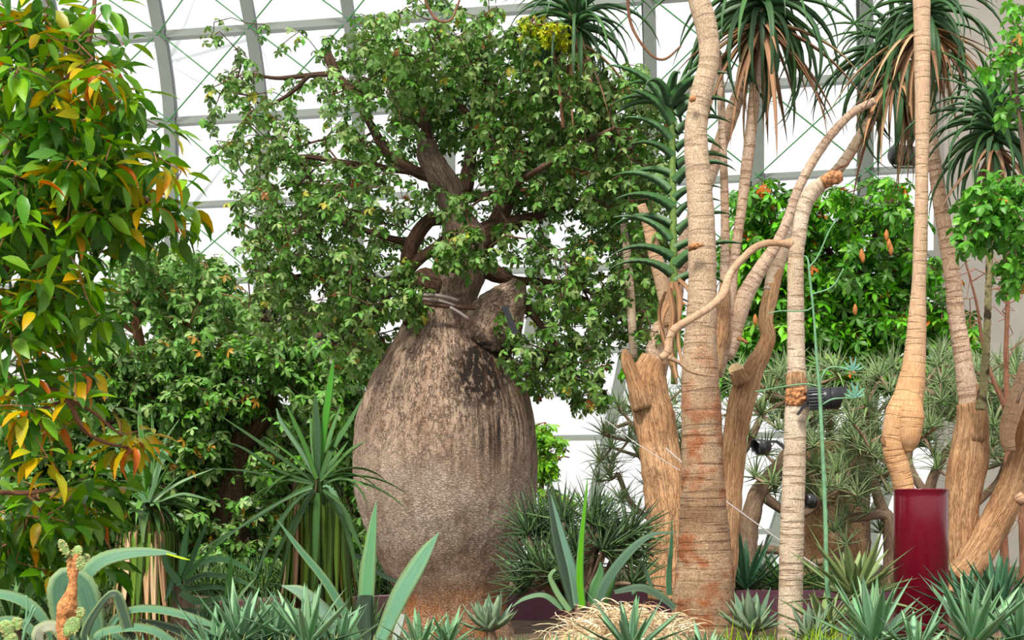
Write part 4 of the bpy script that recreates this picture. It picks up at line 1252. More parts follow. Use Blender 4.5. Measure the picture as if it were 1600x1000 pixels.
shrub('chestnut_tree', 'bright green tree with hanging orange-brown pods behind the leaning pale limbs', 18.0,
      [[(1345, 900, 16), (1343, 700, 14), (1345, 560, 12), (1342, 450, 10), (1340, 370, 6), (1345, 320, 3)], [(1342, 500, 7), (1380, 450, 5), (1410, 410, 4), (1430, 380, 2)], [(1342, 470, 7), (1300, 400, 5), (1260, 340, 3)], [(1343, 560, 7), (1260, 500, 5), (1190, 420, 4), (1170, 360, 3)], [(1345, 420, 5), (1375, 350, 4), (1400, 300, 3)]],
      [(1185, 315, 36, 28, .9), (1205, 360, 60, 30, 1.1), (1170, 400, 40, 50, 1), (1210, 450, 60, 50, 1.2), (1290, 330, 50, 30, .6), (1300, 380, 50, 30, .9), (1370, 310, 50, 24, .7), (1385, 350, 50, 24, .8), (1310, 440, 60, 40, 1.1), (1385, 420, 44, 40, .7), (1290, 510, 70, 40, 1.3), (1380, 500, 50, 46, 1.1), (1330, 570, 80, 34, 1.2), (1210, 540, 60, 60, 1.2), (1450, 460, 30, 60, .7), (1470, 540, 50, 60, .8), (1150, 540, 40, 60, 1), (1440, 600, 60, 40, .8), (1040, 470, 24, 50, .6), (1010, 560, 24, 24, .4), (1300, 560, 60, 60, .8)],
      1700, GR, (.15, .22), 35, P(1345, 905, 18), depth=1.0, bark='bark_dark', odd=lin(186, 96, 54), pods=[(1385, 368), (1389, 382), (1392, 390), (1348, 402), (1346, 398), (1180, 500), (1336, 484)], W=.34)
shrub('small_leaf_tree', 'fresh green small-leaved tree by the plaster wall, hanging into view', 8.6,
      [[(1660, 700, 8), (1640, 500, 7), (1610, 300, 5), (1590, 160, 3), (1585, 60, 2)], [(1610, 300, 4), (1570, 310, 3), (1530, 320, 2)], [(1640, 440, 4), (1600, 420, 3), (1570, 410, 2)], [(1630, 560, 4), (1600, 600, 3), (1590, 630, 2)]],
      [(1590, 40, 16, 30, .8), (1580, 85, 22, 24, .8), (1590, 150, 18, 24, .6), (1540, 305, 34, 26, 1), (1580, 300, 30, 40, 1), (1530, 340, 24, 30, .8), (1590, 360, 20, 30, .7), (1590, 410, 24, 30, .9), (1560, 300, 40, 20, .8), (1598, 620, 10, 20, .3)],
      130, [lin(88, 160, 60), lin(110, 178, 76), lin(64, 132, 46)], (.075, .11), 36, P(1660, 1000, 8.6), depth=.3, bark='bark_grey2', mind=.03, W=.42)
shrub('yellow_sprig', 'sprig of tiny yellow-green leaves poking over the top of the bottle tree crown', 11.0,
      [[(880, 200, 3), (872, 120, 2), (860, 60, 1.5), (850, 40, 1)]],
      [(850, 42, 34, 12, 1), (870, 55, 20, 10, .8), (835, 55, 16, 8, .5)], 60, [lin(170, 180, 40), lin(140, 170, 50), lin(190, 190, 60)], (.04, .06), 37, P(880, 205, 11), depth=.15, bark='bark_red', mind=.02, nparts=40)


# ------------------------------------------------------------------ SHAGGY YUCCAS
YG = [lin(64, 112, 44), lin(46, 92, 34), lin(84, 130, 56), lin(54, 102, 46)]
SKG = [lin(96, 128, 44), lin(72, 106, 32), lin(116, 146, 66), lin(58, 86, 28)]
SKD = [lin(206, 160, 108), lin(178, 130, 84), lin(222, 184, 136)]


def yucca(label, px, py, Y, R, skirt_w, skirt_h, nup, nmid, nsk, dryfrac, seed, W, ups=None):
    r = random.Random(seed); c = P(px, py, Y)
    z0 = ground_z(c.x, Y) - .01
    t = thing('yucca', label, 'yucca', (c.x, Y, z0), 'shaggy yuccas')
    up = leaf_meshes('leaf', 5, r, 1.0, (-.25, .1), W, M['aloe'], YG, edge=lin(84, 124, 60), stations=8, fold=.4)
    md = leaf_meshes('leaf', 5, r, 1.0, (-2.0, -1.2), W * .8, M['aloe'], YG, edge=lin(84, 124, 60), stations=11, fold=.4)
    b = MB(); b.lathe([(skirt_w * .50, 0), (skirt_w * .42, .2), (skirt_w * .36, c.z - z0 - .1), (skirt_w * .15, c.z - z0)], 20, Matrix.Translation((c.x, Y, z0)))
    b.build('trunk', M['bark_dark'], t, smooth=True)
    for k in range(nup):
        q = Quaternion((0, 0, 1), k * 2.4 + r.uniform(-.2, .2)) @ Quaternion((0, 1, 0), -(1.5 - 1.1 * k / nup))
        link('leaf', up[k % 5], t, c, q, R * r.uniform(.75, 1.1))
    for k in range(nmid):
        q = Quaternion((0, 0, 1), k * 2.4) @ Quaternion((0, 1, 0), -(.75 - .55 * k / nmid))
        link('leaf', md[k % 5], t, c - Vector((0, 0, .03)), q, R * r.uniform(.7, 1.15))
    for k in range(nsk):
        a = 2 * math.pi * k / nsk * 3.0 + r.uniform(-.08, .08); layer = k % 3
        dead = r.random() < dryfrac
        d = Vector((math.cos(a), math.sin(a), 0)); rr = skirt_w * (.38 + .05 * layer)
        h = skirt_h * (r.uniform(.82, 1.05) if not dead else r.uniform(.95, 1.1)); top = c.z - .02 - .05 * layer
        flare = skirt_w * r.uniform(.0, .14) * (2.2 if dead else 1)
        side = Vector((-d.y, d.x, 0)) * r.uniform(-.03, .03)
        pts = [Vector((c.x, Y, top)) + d * rr * .25, Vector((c.x, Y, top + .015)) + d * rr * .7, Vector((c.x, Y, top - .06)) + d * rr, Vector((c.x, Y, top - h * .5)) + d * (rr + flare * .3) + side * .5, Vector((c.x, Y, max(z0 + .01, top - h))) + d * (rr + flare) + side]
        ws = [W * R * .55, W * R * .8, W * R * .95, W * R * .9, W * R * .12]
        pts, ws = catmull(pts, ws, .07)
        cc = r.choice(SKD if dead else SKG)
        tipc = r.choice(SKD) if r.random() < dryfrac else cc
        blade_obj('dry_skirt_leaf' if dead else 'skirt_leaf', blade_arrays(pts, ws, lambda s, d=d: d + Vector((0, 0, .6 * (1 - s))), .06, .35, cc, tipc), M['dry'] if dead else M['aloe'], t)
    return t


ya = yucca('shaggy yucca with tan dead leaves showing in its skirt, behind the near agave', 230, 790, 9.3, .42, .40, .72, 12, 34, 132, .17, 51, .12)
yb = yucca('larger shaggy yucca with long green skirt, beside the bottle tree', 497, 748, 9.0, .55, .42, .84, 12, 16, 132, .05, 52, .085)
for k, (sp, cc) in enumerate([
    ([(497, 745, 8), (502, 700, 13), (516, 600, 11), (521, 560, 2)], lin(70, 136, 50)), ([(497, 745, 8), (496, 690, 13), (494, 640, 9), (492, 615, 2)], lin(34, 76, 40)),
    ([(500, 748, 8), (520, 700, 14), (548, 655, 10), (566, 622, 2)], lin(52, 96, 46)), ([(495, 748, 7), (470, 705, 10), (440, 660, 8), (432, 638, 2)], lin(130, 164, 132)), ([(495, 748, 7), (478, 700, 9), (458, 655, 7), (447, 632, 2)], lin(70, 122, 50)),
    ([(490, 752, 7), (440, 715, 9), (390, 680, 7), (345, 650, 2)], lin(48, 88, 40)), ([(490, 755, 7), (430, 732, 8), (380, 700, 6), (350, 690, 2)], lin(48, 88, 40)), ([(488, 756, 7), (440, 747, 8), (380, 735, 6), (320, 732, 2)], lin(60, 96, 50)),
    ([(488, 758, 7), (460, 770, 9), (400, 810, 8), (330, 850, 6), (270, 905, 2)], lin(58, 104, 50)), ([(488, 762, 7), (462, 772, 10), (410, 800, 9), (360, 835, 6), (320, 870, 2)], lin(110, 148, 104)),
    ([(489, 764, 7), (460, 785, 11), (430, 830, 10), (405, 885, 7), (392, 918, 2)], lin(104, 144, 100)), ([(489, 766, 7), (468, 800, 10), (440, 850, 9), (410, 925, 2)], lin(60, 100, 48)), ([(491, 766, 7), (472, 800, 9), (452, 850, 8), (436, 915, 2)], lin(48, 86, 40)),
    ([(504, 760, 8), (515, 760, 12), (530, 790, 12), (543, 812, 2)], lin(120, 156, 124)), ([(505, 765, 8), (535, 790, 10), (552, 830, 9), (574, 880, 2)], lin(52, 90, 44)), ([(505, 765, 8), (530, 800, 10), (548, 850, 8), (562, 930, 2)], lin(52, 90, 44)),
    ([(505, 755, 8), (530, 748, 8), (556, 752, 6), (580, 765, 2)], lin(84, 120, 70)), ([(496, 770, 8), (495, 790, 12), (493, 850, 11), (492, 912, 2)], lin(88, 132, 78)), ([(500, 752, 7), (525, 725, 9), (550, 700, 7), (570, 690, 2)], lin(60, 100, 46))]):
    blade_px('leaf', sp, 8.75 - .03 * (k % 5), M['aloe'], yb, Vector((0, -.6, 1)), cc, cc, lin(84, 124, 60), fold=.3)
for k, (sp, cc) in enumerate([
    ([(232, 785, 8), (245, 740, 13), (262, 705, 11), (273, 696, 2)], lin(116, 150, 118)), ([(230, 785, 8), (226, 730, 12), (219, 660, 8), (218, 630, 2)], lin(70, 122, 50)), ([(228, 785, 8), (210, 750, 12), (190, 715, 9), (176, 690, 2)], lin(84, 128, 90)),
    ([(232, 785, 6), (245, 740, 7), (258, 690, 6), (280, 655, 2)], lin(60, 100, 60)), ([(234, 788, 7), (270, 760, 9), (300, 745, 7), (332, 733, 2)], lin(130, 160, 124)), ([(234, 790, 7), (280, 772, 8), (310, 776, 6), (332, 783, 2)], lin(100, 136, 96)),
    ([(226, 790, 7), (190, 785, 9), (160, 800, 7), (145, 812, 2)], lin(110, 140, 100)), ([(236, 740, 4), (240, 700, 6), (238, 660, 4), (236, 645, 1)], lin(60, 110, 46)), ([(228, 792, 9), (222, 798, 12), (223, 820, 11), (224, 848, 3)], lin(110, 140, 90))]):
    blade_px('leaf', sp, 9.1 - .03 * (k % 4), M['aloe'], ya, Vector((0, -.6, 1)), cc, cc, lin(150, 176, 140), fold=.3)


# ------------------------------------------------------------------ NEAR AGAVES WITH BROAD LEAVES
GL = lin(84, 122, 98); GL2 = lin(70, 106, 84); GD = lin(40, 66, 50); GE = lin(160, 178, 130)
ag = thing('giant_agave', 'large blue-green agave with broad toothed arching leaves next to the prickly pear', 'agave', P(160, 1040, 5.8))
for k, (sp, fc, cc) in enumerate([
    ([(165, 1010, 26), (140, 930, 30), (128, 880, 26), (150, 866, 22), (200, 862, 16), (236, 864, 4)], (0, -.2, 1), GL) if False else
    ([(150, 985, 22), (136, 930, 36), (134, 900, 34), (160, 875, 30), (205, 864, 22), (250, 863, 12), (276, 866, 2)], (-.2, -.9, .6), GL),
    ([(110, 1010, 26), (96, 960, 34), (92, 918, 36), (106, 902, 34), (128, 915, 40), (140, 950, 42), (152, 1000, 30)], (.1, -1, .2), GL2),
    ([(168, 985, 20), (185, 962, 22), (215, 951, 24), (260, 954, 24), (310, 968, 20), (350, 985, 8)], (0, -.5, 1), GL),
    ([(150, 1000, 20), (160, 988, 22), (200, 980, 22), (240, 985, 20), (280, 1010, 16)], (0, -.7, 1), GL),
    ([(-20, 925, 22), (20, 932, 24), (50, 948, 22), (72, 975, 16), (80, 1000, 8)], (0, -.7, 1), GL),
    ([(-20, 970, 14), (20, 968, 18), (50, 985, 18), (75, 1010, 14)], (0, -.7, 1), GL2),
    ([(60, 1010, 20), (62, 985, 24), (80, 978, 22), (96, 990, 20), (104, 1020, 16)], (0, -.8, .6), lin(140, 140, 124)),
    ([(130, 1015, 14), (136, 980, 14), (162, 938, 10), (180, 928, 14), (190, 950, 18), (205, 1000, 16)], (.2, -1, .3), GD),
    ([(150, 965, 16), (165, 980, 16), (190, 1000, 14), (215, 1030, 10)], (0, -.6, 1), GL2),
    ([(215, 968, 4), (250, 975, 14), (290, 990, 20), (320, 1015, 20)], (0, -.7, .9), GD),
    ([(260, 865, 4), (285, 872, 5), (297, 875, 1)], (0, -.7, .9), lin(170, 200, 60))]):
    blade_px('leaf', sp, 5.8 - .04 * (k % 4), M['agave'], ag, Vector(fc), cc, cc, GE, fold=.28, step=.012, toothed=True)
ag2 = thing('giant_agave', 'agave with one erect and one slanting pale blade before the bottle tree belly', 'agave', P(575, 1050, 6.6))
for k, (sp, fc, cc, e) in enumerate([
    ([(578, 1020, 24), (572, 960, 26), (574, 900, 28), (579, 850, 20), (584, 810, 11), (588, 785, 2)], (-.3, -1, .2), lin(98, 144, 108), GE),
    ([(572, 1020, 26), (569, 970, 27), (570, 940, 26), (571, 932, 24), (571, 930, 20)], (.1, -1, -.3), lin(30, 52, 38), lin(44, 70, 52)),
    ([(585, 1020, 22), (605, 975, 30), (625, 930, 36), (648, 890, 34), (668, 858, 22), (686, 832, 2)], (-.5, -1, .4), lin(100, 140, 116), GE),
    ([(565, 1015, 20), (545, 970, 17), (510, 910, 15), (470, 860, 11), (433, 812, 2)], (.5, -1, .4), lin(70, 112, 84), GE),
    ([(560, 1015, 22), (530, 980, 24), (500, 950, 26), (470, 925, 22), (440, 915, 3)], (.3, -1, .5), lin(112, 140, 122), GE),
    ([(555, 1015, 12), (520, 985, 14), (470, 958, 14), (425, 948, 16), (398, 962, 3)], (0, -.8, 1), lin(80, 116, 92), GE),
    ([(520, 855, 10), (560, 870, 12), (600, 900, 12), (640, 915, 6)], (0, -.6, 1), lin(34, 62, 44), lin(60, 90, 60)),
    ([(630, 960, 8), (622, 985, 14), (616, 1010, 10)], (0, -1, .2), lin(176, 184, 182), GE)]):
    blade_px('leaf', sp, (6.6 - .04 * (k % 4)) if k != 6 else 9.2, M['agave'], ag2, Vector(fc), cc, cc, e, fold=.22, step=.015)
ag3 = thing('giant_agave', 'tall agave with a black-backed spear leaf between the spiky bush and the bottle tree', 'agave', P(905, 960, 8.6))
for k, (sp, fc, cc) in enumerate([
    ([(900, 950, 22), (886, 900, 24), (872, 850, 18), (862, 800, 9), (855, 755, 2)], (-.3, -1, -.3), lin(32, 54, 44)),
    ([(905, 945, 20), (896, 895, 18), (880, 840, 12), (866, 790, 5), (860, 770, 1)], (.5, -1, .3), lin(110, 144, 128)),
    ([(910, 950, 12), (906, 900, 13), (909, 840, 9), (915, 780, 5), (918, 748, 1)], (0, -1, .2), lin(98, 160, 60)),
    ([(930, 950, 18), (950, 905, 20), (985, 860, 18), (1020, 835, 10), (1058, 832, 2)], (-.2, -.8, 1), lin(44, 76, 60)),
    ([(925, 950, 20), (930, 920, 20), (938, 895, 12), (938, 878, 2)], (0, -1, .2), lin(80, 124, 80)), ([(940, 950, 18), (950, 920, 17), (958, 900, 10), (963, 888, 2)], (0, -1, .2), lin(104, 150, 92)),
    ([(890, 955, 10), (870, 925, 10), (860, 900, 8), (868, 890, 5)], (0, -1, .4), lin(120, 150, 110)), ([(960, 925, 10), (1000, 918, 18), (1030, 930, 18), (1055, 950, 12)], (0, -.8, 1), lin(40, 66, 50)),
    ([(1046, 930, 10), (1045, 900, 9), (1049, 850, 6), (1050, 808, 1)], (0, -1, .1), lin(40, 84, 56)), ([(1020, 925, 6), (1012, 900, 6), (1002, 880, 4), (995, 872, 1)], (0, -1, .1), lin(50, 80, 60)),
    ([(880, 950, 14), (850, 930, 12), (820, 935, 9), (800, 948, 2)], (0, -.8, 1), lin(90, 120, 90))]):
    blade_px('leaf', sp, 8.6 - .04 * (k % 4), M['agave'], ag3, Vector(fc), cc, cc, lin(120, 150, 120), fold=.25, step=.02)

limb('stem', [(914, 1085, 16), (912, 1000, 18), (910, 940, 12)], 8.6, M['bark_grey2'], ag3, n=14, amp=.1)
# green aloe between the yuccas
al = thing('soft_aloe', 'bright green aloe with long curving toothed leaves between the two shaggy yuccas', 'aloe', P(300, 960, 7.8))
for k, (sp, cc) in enumerate([
    ([(285, 905, 18), (300, 885, 22), (335, 873, 20), (370, 880, 13), (402, 900, 2)], lin(58, 110, 66)), ([(285, 900, 16), (287, 860, 14), (292, 830, 8), (295, 818, 1)], lin(90, 140, 96)), ([(287, 905, 14), (305, 860, 12), (318, 830, 8), (328, 812, 1)], lin(50, 96, 60)),
    ([(290, 905, 12), (320, 870, 10), (350, 840, 8), (370, 828, 1)], lin(64, 112, 56)), ([(288, 912, 14), (320, 898, 15), (370, 905, 12), (412, 926, 2)], lin(52, 96, 56)), ([(282, 915, 12), (300, 920, 14), (345, 918, 12), (395, 945, 2)], lin(44, 86, 52)),
    ([(280, 910, 14), (262, 885, 12), (255, 860, 8), (252, 845, 1)], lin(48, 92, 56)), ([(282, 925, 16), (310, 940, 18), (350, 935, 14), (380, 965, 3)], lin(46, 84, 50)), ([(275, 925, 16), (290, 950, 16), (310, 955, 12)], lin(40, 76, 44)),
    ([(280, 915, 10), (272, 900, 10), (265, 920, 12), (258, 940, 2)], lin(110, 150, 124)), ([(355, 965, 12), (356, 930, 11), (360, 890, 8), (362, 862, 1)], lin(60, 112, 50)), ([(356, 965, 10), (372, 935, 9), (388, 915, 7), (400, 902, 1)], lin(140, 170, 130)),
    ([(350, 965, 8), (335, 935, 7), (325, 910, 5), (322, 895, 1)], lin(60, 100, 50)), ([(350, 960, 8), (330, 945, 9), (318, 955, 8), (312, 975, 3)], lin(84, 124, 90))]):
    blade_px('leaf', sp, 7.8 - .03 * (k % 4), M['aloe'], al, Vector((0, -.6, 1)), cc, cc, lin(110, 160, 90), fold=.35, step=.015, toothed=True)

limb('stem', [(286, 1040, 16), (285, 980, 17), (284, 915, 14)], 7.85, M['bark_grey2'], al, n=14, amp=.15)
limb('stem', [(354, 1040, 8), (354, 990, 9), (355, 962, 7)], 7.85, M['bark_grey2'], al, n=12, amp=.15)
# spiky rosettes on stems: shared meshes
SPK = leaf_meshes('leaf', 6, rA, 1.0, (-.35, .1), .11, M['agave'], [lin(46, 78, 44), lin(60, 96, 54), lin(36, 62, 38)], edge=lin(90, 124, 80), prof='taper', stations=6, thick=.3)
BLUE = leaf_meshes('leaf', 8, rA, 1.0, (-.3, .15), .15, M['agave'], [lin(142, 182, 150), lin(120, 164, 124), lin(160, 196, 156), lin(104, 148, 104)], edge=lin(160, 186, 160), stations=7, fold=.35, thick=.06)
DKB = leaf_meshes('leaf', 8, rA, 1.0, (-.3, .15), .13, M['agave'], [lin(62, 108, 84), lin(44, 84, 66), lin(78, 126, 100)], edge=lin(110, 150, 110), stations=7, fold=.35, thick=.06)
OLV = leaf_meshes('leaf', 8, rA, 1.0, (-.4, .1), .17, M['agave'], [lin(118, 140, 96), lin(96, 120, 80), lin(136, 154, 112)], edge=lin(150, 160, 110), stations=7, fold=.3, thick=.06)
FAT = leaf_meshes('leaf', 6, rA, 1.0, (.0, .5), .30, M['agave'], [lin(118, 146, 124), lin(132, 160, 138), lin(100, 130, 108)], edge=lin(150, 160, 130), stations=7, fold=.4, thick=.12)
GRN = leaf_meshes('leaf', 6, rA, 1.0, (-.5, .0), .09, M['aloe'], [lin(56, 100, 46), lin(40, 80, 40), lin(74, 122, 58)], edge=lin(100, 140, 80), stations=7, fold=.4, thick=.2)

bush = thing('spiky_bush', 'dark spiky multi-headed aloe bush just beside the foot of the bottle tree', 'aloe', P(890, 930, 10.0))
r = random.Random(61)
for k in range(42):
    px = 885 + r.uniform(-70, 110); py = 860 + r.uniform(-62, 60) + abs(px - 890) * .12
    Yk = 10 + r.uniform(-.35, .35)
    c = P(px, py, Yk); e = MB()
    V = []
    arrs = []
    tl = Quaternion((1, 0, 0), r.uniform(-.6, .2)) @ Quaternion((0, 1, 0), (px - 890) / 90 * .9 + r.uniform(-.3, .3))
    for j in range(24):
        a = arc_leaf(r.uniform(.24, .38), 0, r.uniform(-.4, .1), .026, 5, 'taper', c0=r.choice([lin(46, 78, 40), lin(60, 92, 50), lin(32, 56, 34), lin(84, 116, 68)]), thick=.35)
        q = tl @ Quaternion((0, 0, 1), j * 2.4) @ Quaternion((0, 1, 0), -(1.5 - 1.5 * j / 24))
        arrs.append((xf(a[0], Matrix.Translation(c) @ q.to_matrix().to_4x4()), a[1], a[2]))
    Vj, Tj, Cj = join(arrs)
    link('rosette', np_mesh('rosette', Vj, Tj, M['agave'], Cj, uv=Vj[:, :2] * 0 + .5), bush)
    link_b = [(890 + (px - 890) * .15, 950, 5, 10.0), (890 + (px - 890) * .6, 915, 4, (10 + Yk) / 2), (px, py, 3, Yk)]
    limb('stem', link_b, 10, M['bark_grey2'], bush, n=6, step=.1, amp=.1)


def ros(name, label, group, px, py, Y, n, L, tm, seed, cat='agave', e=(1.5, .15), **kw):
    c = P(px, py, Y); g = ground_z(c.x, Y)
    if Y > 13.5: g = .80
    t = rosette(name, label, cat, group, c, n, tm, random.Random(seed), e, (L * .85, L * 1.1), **kw)
    if c.z - g > .02:
        me = limb_mesh('stem', [Vector((c.x, Y, g - .03)), Vector((c.x + .01, Y, (g + c.z) / 2)), c + Vector((0, 0, .01))], [L * .13, L * .12, L * .10], M['bark_grey2'], n=12, amp=.2)
        link('stem', me, t)
    return t


BG_ = 'blue-green spear agaves along the front edge'
for i, (px, py, Y, n, L, lb) in enumerate([
    (372, 1010, 5.6, 26, .26, 'small blue agave tucked under the long arching leaf of the giant agave'), (430, 1012, 5.7, 26, .25, 'small blue agave in front of the pale drooping agave leaf'), (480, 1012, 5.5, 28, .27, 'small blue agave with the tallest spears, below the larger shaggy yucca'),
    (530, 1025, 5.6, 24, .22, 'small blue agave touching the dark folded blade'), (335, 1030, 5.5, 22, .22, 'small blue agave nearest the sagging tip of the giant agave'), (655, 1020, 5.9, 20, .19, 'small blue agave at the rusty foot of the bottle tree'),
    (700, 1012, 5.9, 22, .18, 'small blue agave beside the grey-green fat-leaved agave'), (985, 1022, 5.8, 24, .27, 'blue-green agave in front of the dry straw heap'), (1100, 1035, 5.8, 16, .17, 'small blue agave at the foot of the thick ringed trunk'),
    (1365, 1010, 5.9, 30, .33, 'pale blue agave standing directly in front of the maroon cylinder'), (1520, 1010, 6.0, 32, .33, 'blue agave between the maroon cylinder and the plaster wall side'), (1430, 1030, 5.7, 22, .24, 'low blue agave crossing the bottom of the maroon cylinder'), (1595, 1015, 6.0, 24, .28, 'blue agave cut by the frame edge below the dark green agave')]):
    ros('spear_agave', lb, BG_, px, py, Y, n, L, BLUE, 100 + i)
GG = 'darker agaves round the cylinder and planter'
ros('dark_agave', 'dark green agave with upright blades below the leaning orange limb', GG, 1560, 960, 7.2, 40, .34, DKB, 130)
ros('dark_agave', 'dark green agave sprawling against the right foot of the maroon cylinder', GG, 1510, 955, 7.8, 30, .34, DKB, 131, e=(1.2, .1))
ros('olive_agave', 'wide olive agave spreading behind the dangling green stem', GG, 1335, 935, 7.6, 34, .40, OLV, 132, e=(1.3, .05))
ros('olive_agave', 'dull olive agave low behind the pale blue one, left of the cylinder foot', GG, 1290, 985, 7.2, 22, .28, OLV, 133, e=(1.2, .05))
ros('fat_agave', 'compact grey-green agave with black spines before the purple planter', GG, 1175, 985, 7.4, 30, .22, FAT, 134, e=(1.45, .2))
ros('fat_agave', 'compact grey-green agave between slim pale trunk and olive agaves', GG, 1268, 1000, 7.0, 24, .18, FAT, 135, e=(1.45, .2))
ros('fat_agave', 'pale fat-leaved agave beside the rusty foot of the bottle tree', GG, 765, 985, 7.6, 26, .20, FAT, 136, e=(1.4, .2))
ros('green_aloe', 'stiff upright green aloe growing in the purple planter next to the thick ringed trunk', GG, 1165, 925, 13.95, 30, .62, DKB, 137, e=(1.5, .3), cat='aloe')
ros('green_aloe', 'thin-leaved green aloe in the purple planter right behind the slim pale trunk', GG, 1225, 922, 14.0, 40, .5, GRN, 138, e=(1.4, .1), cat='aloe')
ros('green_aloe', 'thin-leaved aloe in the planter before the thick mottled trunk', GG, 1285, 920, 14.1, 34, .42, GRN, 139, e=(1.3, .0), cat='aloe')
for i, (px, py, Y, L, n, lb) in enumerate([(20, 985, 8.4, .42, 40, 'dark grassy aloe in the shade at the frame edge, under the near tree'), (75, 950, 9.0, .42, 40, 'dark aloe with upright blades behind the prickly pear'), (100, 990, 7.6, .36, 36, 'grassy green plant behind the cactus stalk'), (320, 1000, 8.6, .3, 30, 'pale grassy tuft under the bright green aloe')]):
    ros('shade_aloe', lb, 'aloes in the shade of the near tree', px, py, Y, n, L, GRN, 150 + i, cat='aloe', e=(1.45, .1))


# ------------------------------------------------------------------ BRANCHING ALOE THICKET
def thicket():
    Y = 14.8
    root = thing('branching_aloe', 'big branching aloe thicket with many small rosettes on twisting grey boughs', 'aloe', P(1165, 915, Y))
    LM = [[(1165, 930, 20), (1165, 870, 18), (1170, 820, 16), (1185, 770, 14), (1215, 730, 11), (1240, 690, 8), (1250, 650, 6)], [(1165, 860, 14), (1140, 800, 12), (1140, 740, 9), (1170, 690, 7), (1190, 650, 5)],
          [(1150, 830, 10), (1090, 800, 8), (1040, 760, 6), (1010, 700, 5), (985, 660, 4)], [(1090, 800, 6), (1040, 820, 5), (990, 790, 4), (965, 740, 4)], [(1185, 770, 9), (1230, 800, 7), (1262, 800, 6), (1300, 760, 5), (1330, 700, 4)],
          [(1390, 930, 14), (1392, 860, 12), (1385, 805, 10), (1345, 808, 8), (1300, 812, 6), (1280, 790, 4)], [(1385, 810, 9), (1370, 770, 8), (1362, 720, 6), (1350, 660, 5)], [(1172, 860, 7), (1215, 860, 7), (1260, 880, 6), (1310, 868, 5), (1330, 840, 4)],
          [(1470, 930, 12), (1465, 850, 10), (1450, 780, 9), (1470, 720, 7), (1500, 680, 5)], [(1465, 830, 9), (1520, 790, 7), (1560, 750, 5), (1575, 700, 4)], [(1450, 780, 7), (1420, 720, 6), (1440, 660, 5), (1470, 620, 4)]]
    for sp in LM: limb('bough', sp, Y, M['bark_grey2'], root, n=14, step=.04, amp=.12, freq=8)
    bl = [(960, 720, 40, 50, .6), (1010, 660, 50, 60, .8), (1000, 790, 40, 30, .4), (1060, 660, 40, 60, .8), (1180, 600, 50, 40, 1), (1190, 660, 50, 50, 1), (1215, 740, 40, 40, .7), (1290, 590, 30, 30, .7), (1310, 690, 70, 50, 1.3), (1300, 760, 60, 40, 1.1), (1370, 640, 40, 60, 1.1), (1355, 740, 50, 50, 1), (1340, 830, 50, 30, .5), (1280, 640, 40, 30, .8), (1480, 600, 40, 60, 1.2), (1470, 680, 40, 50, 1.1), (1560, 600, 40, 50, 1.1), (1560, 680, 40, 60, 1.1), (1590, 760, 20, 50, .7), (1470, 770, 40, 40, .6), (1360, 580, 40, 20, .7), (1040, 740, 50, 40, .4)]
    tips = sample_blobs(bl, 300, Y, .9, 71, .11)
    nodes, par, cnt, bs, _ = grow(nodes_of(LM, Y), tips, .15)
    o = link('boughs', twig_mesh('boughs', nodes, par, cnt, bs, M['bark_grey2'], .014, .05, 6), root); o['kind'] = 'stuff'
    r = random.Random(72); ms = []
    for v in range(7):
        arrs = []
        for j in range(20):
            a = arc_leaf(r.uniform(.8, 1.15), 0, r.uniform(-1.2, .3), .085, 6, 'taper', c0=r.choice([lin(116, 150, 82), lin(90, 126, 60), lin(148, 174, 116), lin(60, 96, 42)]), c1=lin(124, 142, 104), edge=lin(168, 182, 150), thick=.25)
            q = Quaternion((0, 0, 1), j * 2.4) @ Quaternion((0, 1, 0), -(1.5 - 1.55 * j / 20))
            arrs.append((xf(a[0], q.to_matrix().to_4x4()), a[1], a[2]))
        Vj, Tj, Cj = join(arrs); ms.append(np_mesh('rosette', Vj, Tj, M['agave'], Cj, uv=Vj[:, :2] * 0 + .5))
    for i, p in enumerate(tips):
        q = Quaternion((0, 0, 1), r.uniform(0, 6)) @ Quaternion((1, 0, 0), r.uniform(-.5, .5)) @ Quaternion((0, 1, 0), r.uniform(-.5, .5))
        link('rosette', ms[i % 7], root, p, q, r.uniform(.23, .33))


thicket()
bt = thing('mottled_trunk_tree', 'broad mottled orange-grey trunk standing behind the dangling green stem', 'tree', P(1305, 915, 15.6))
limb('trunk', [(1302, 925, 62), (1304, 880, 50), (1300, 830, 46), (1296, 790, 42), (1290, 740, 38), (1290, 690, 30)], 15.6, M['bark_orange'], bt, n=36, step=.03, amp=.06, freq=4, flute=.03)


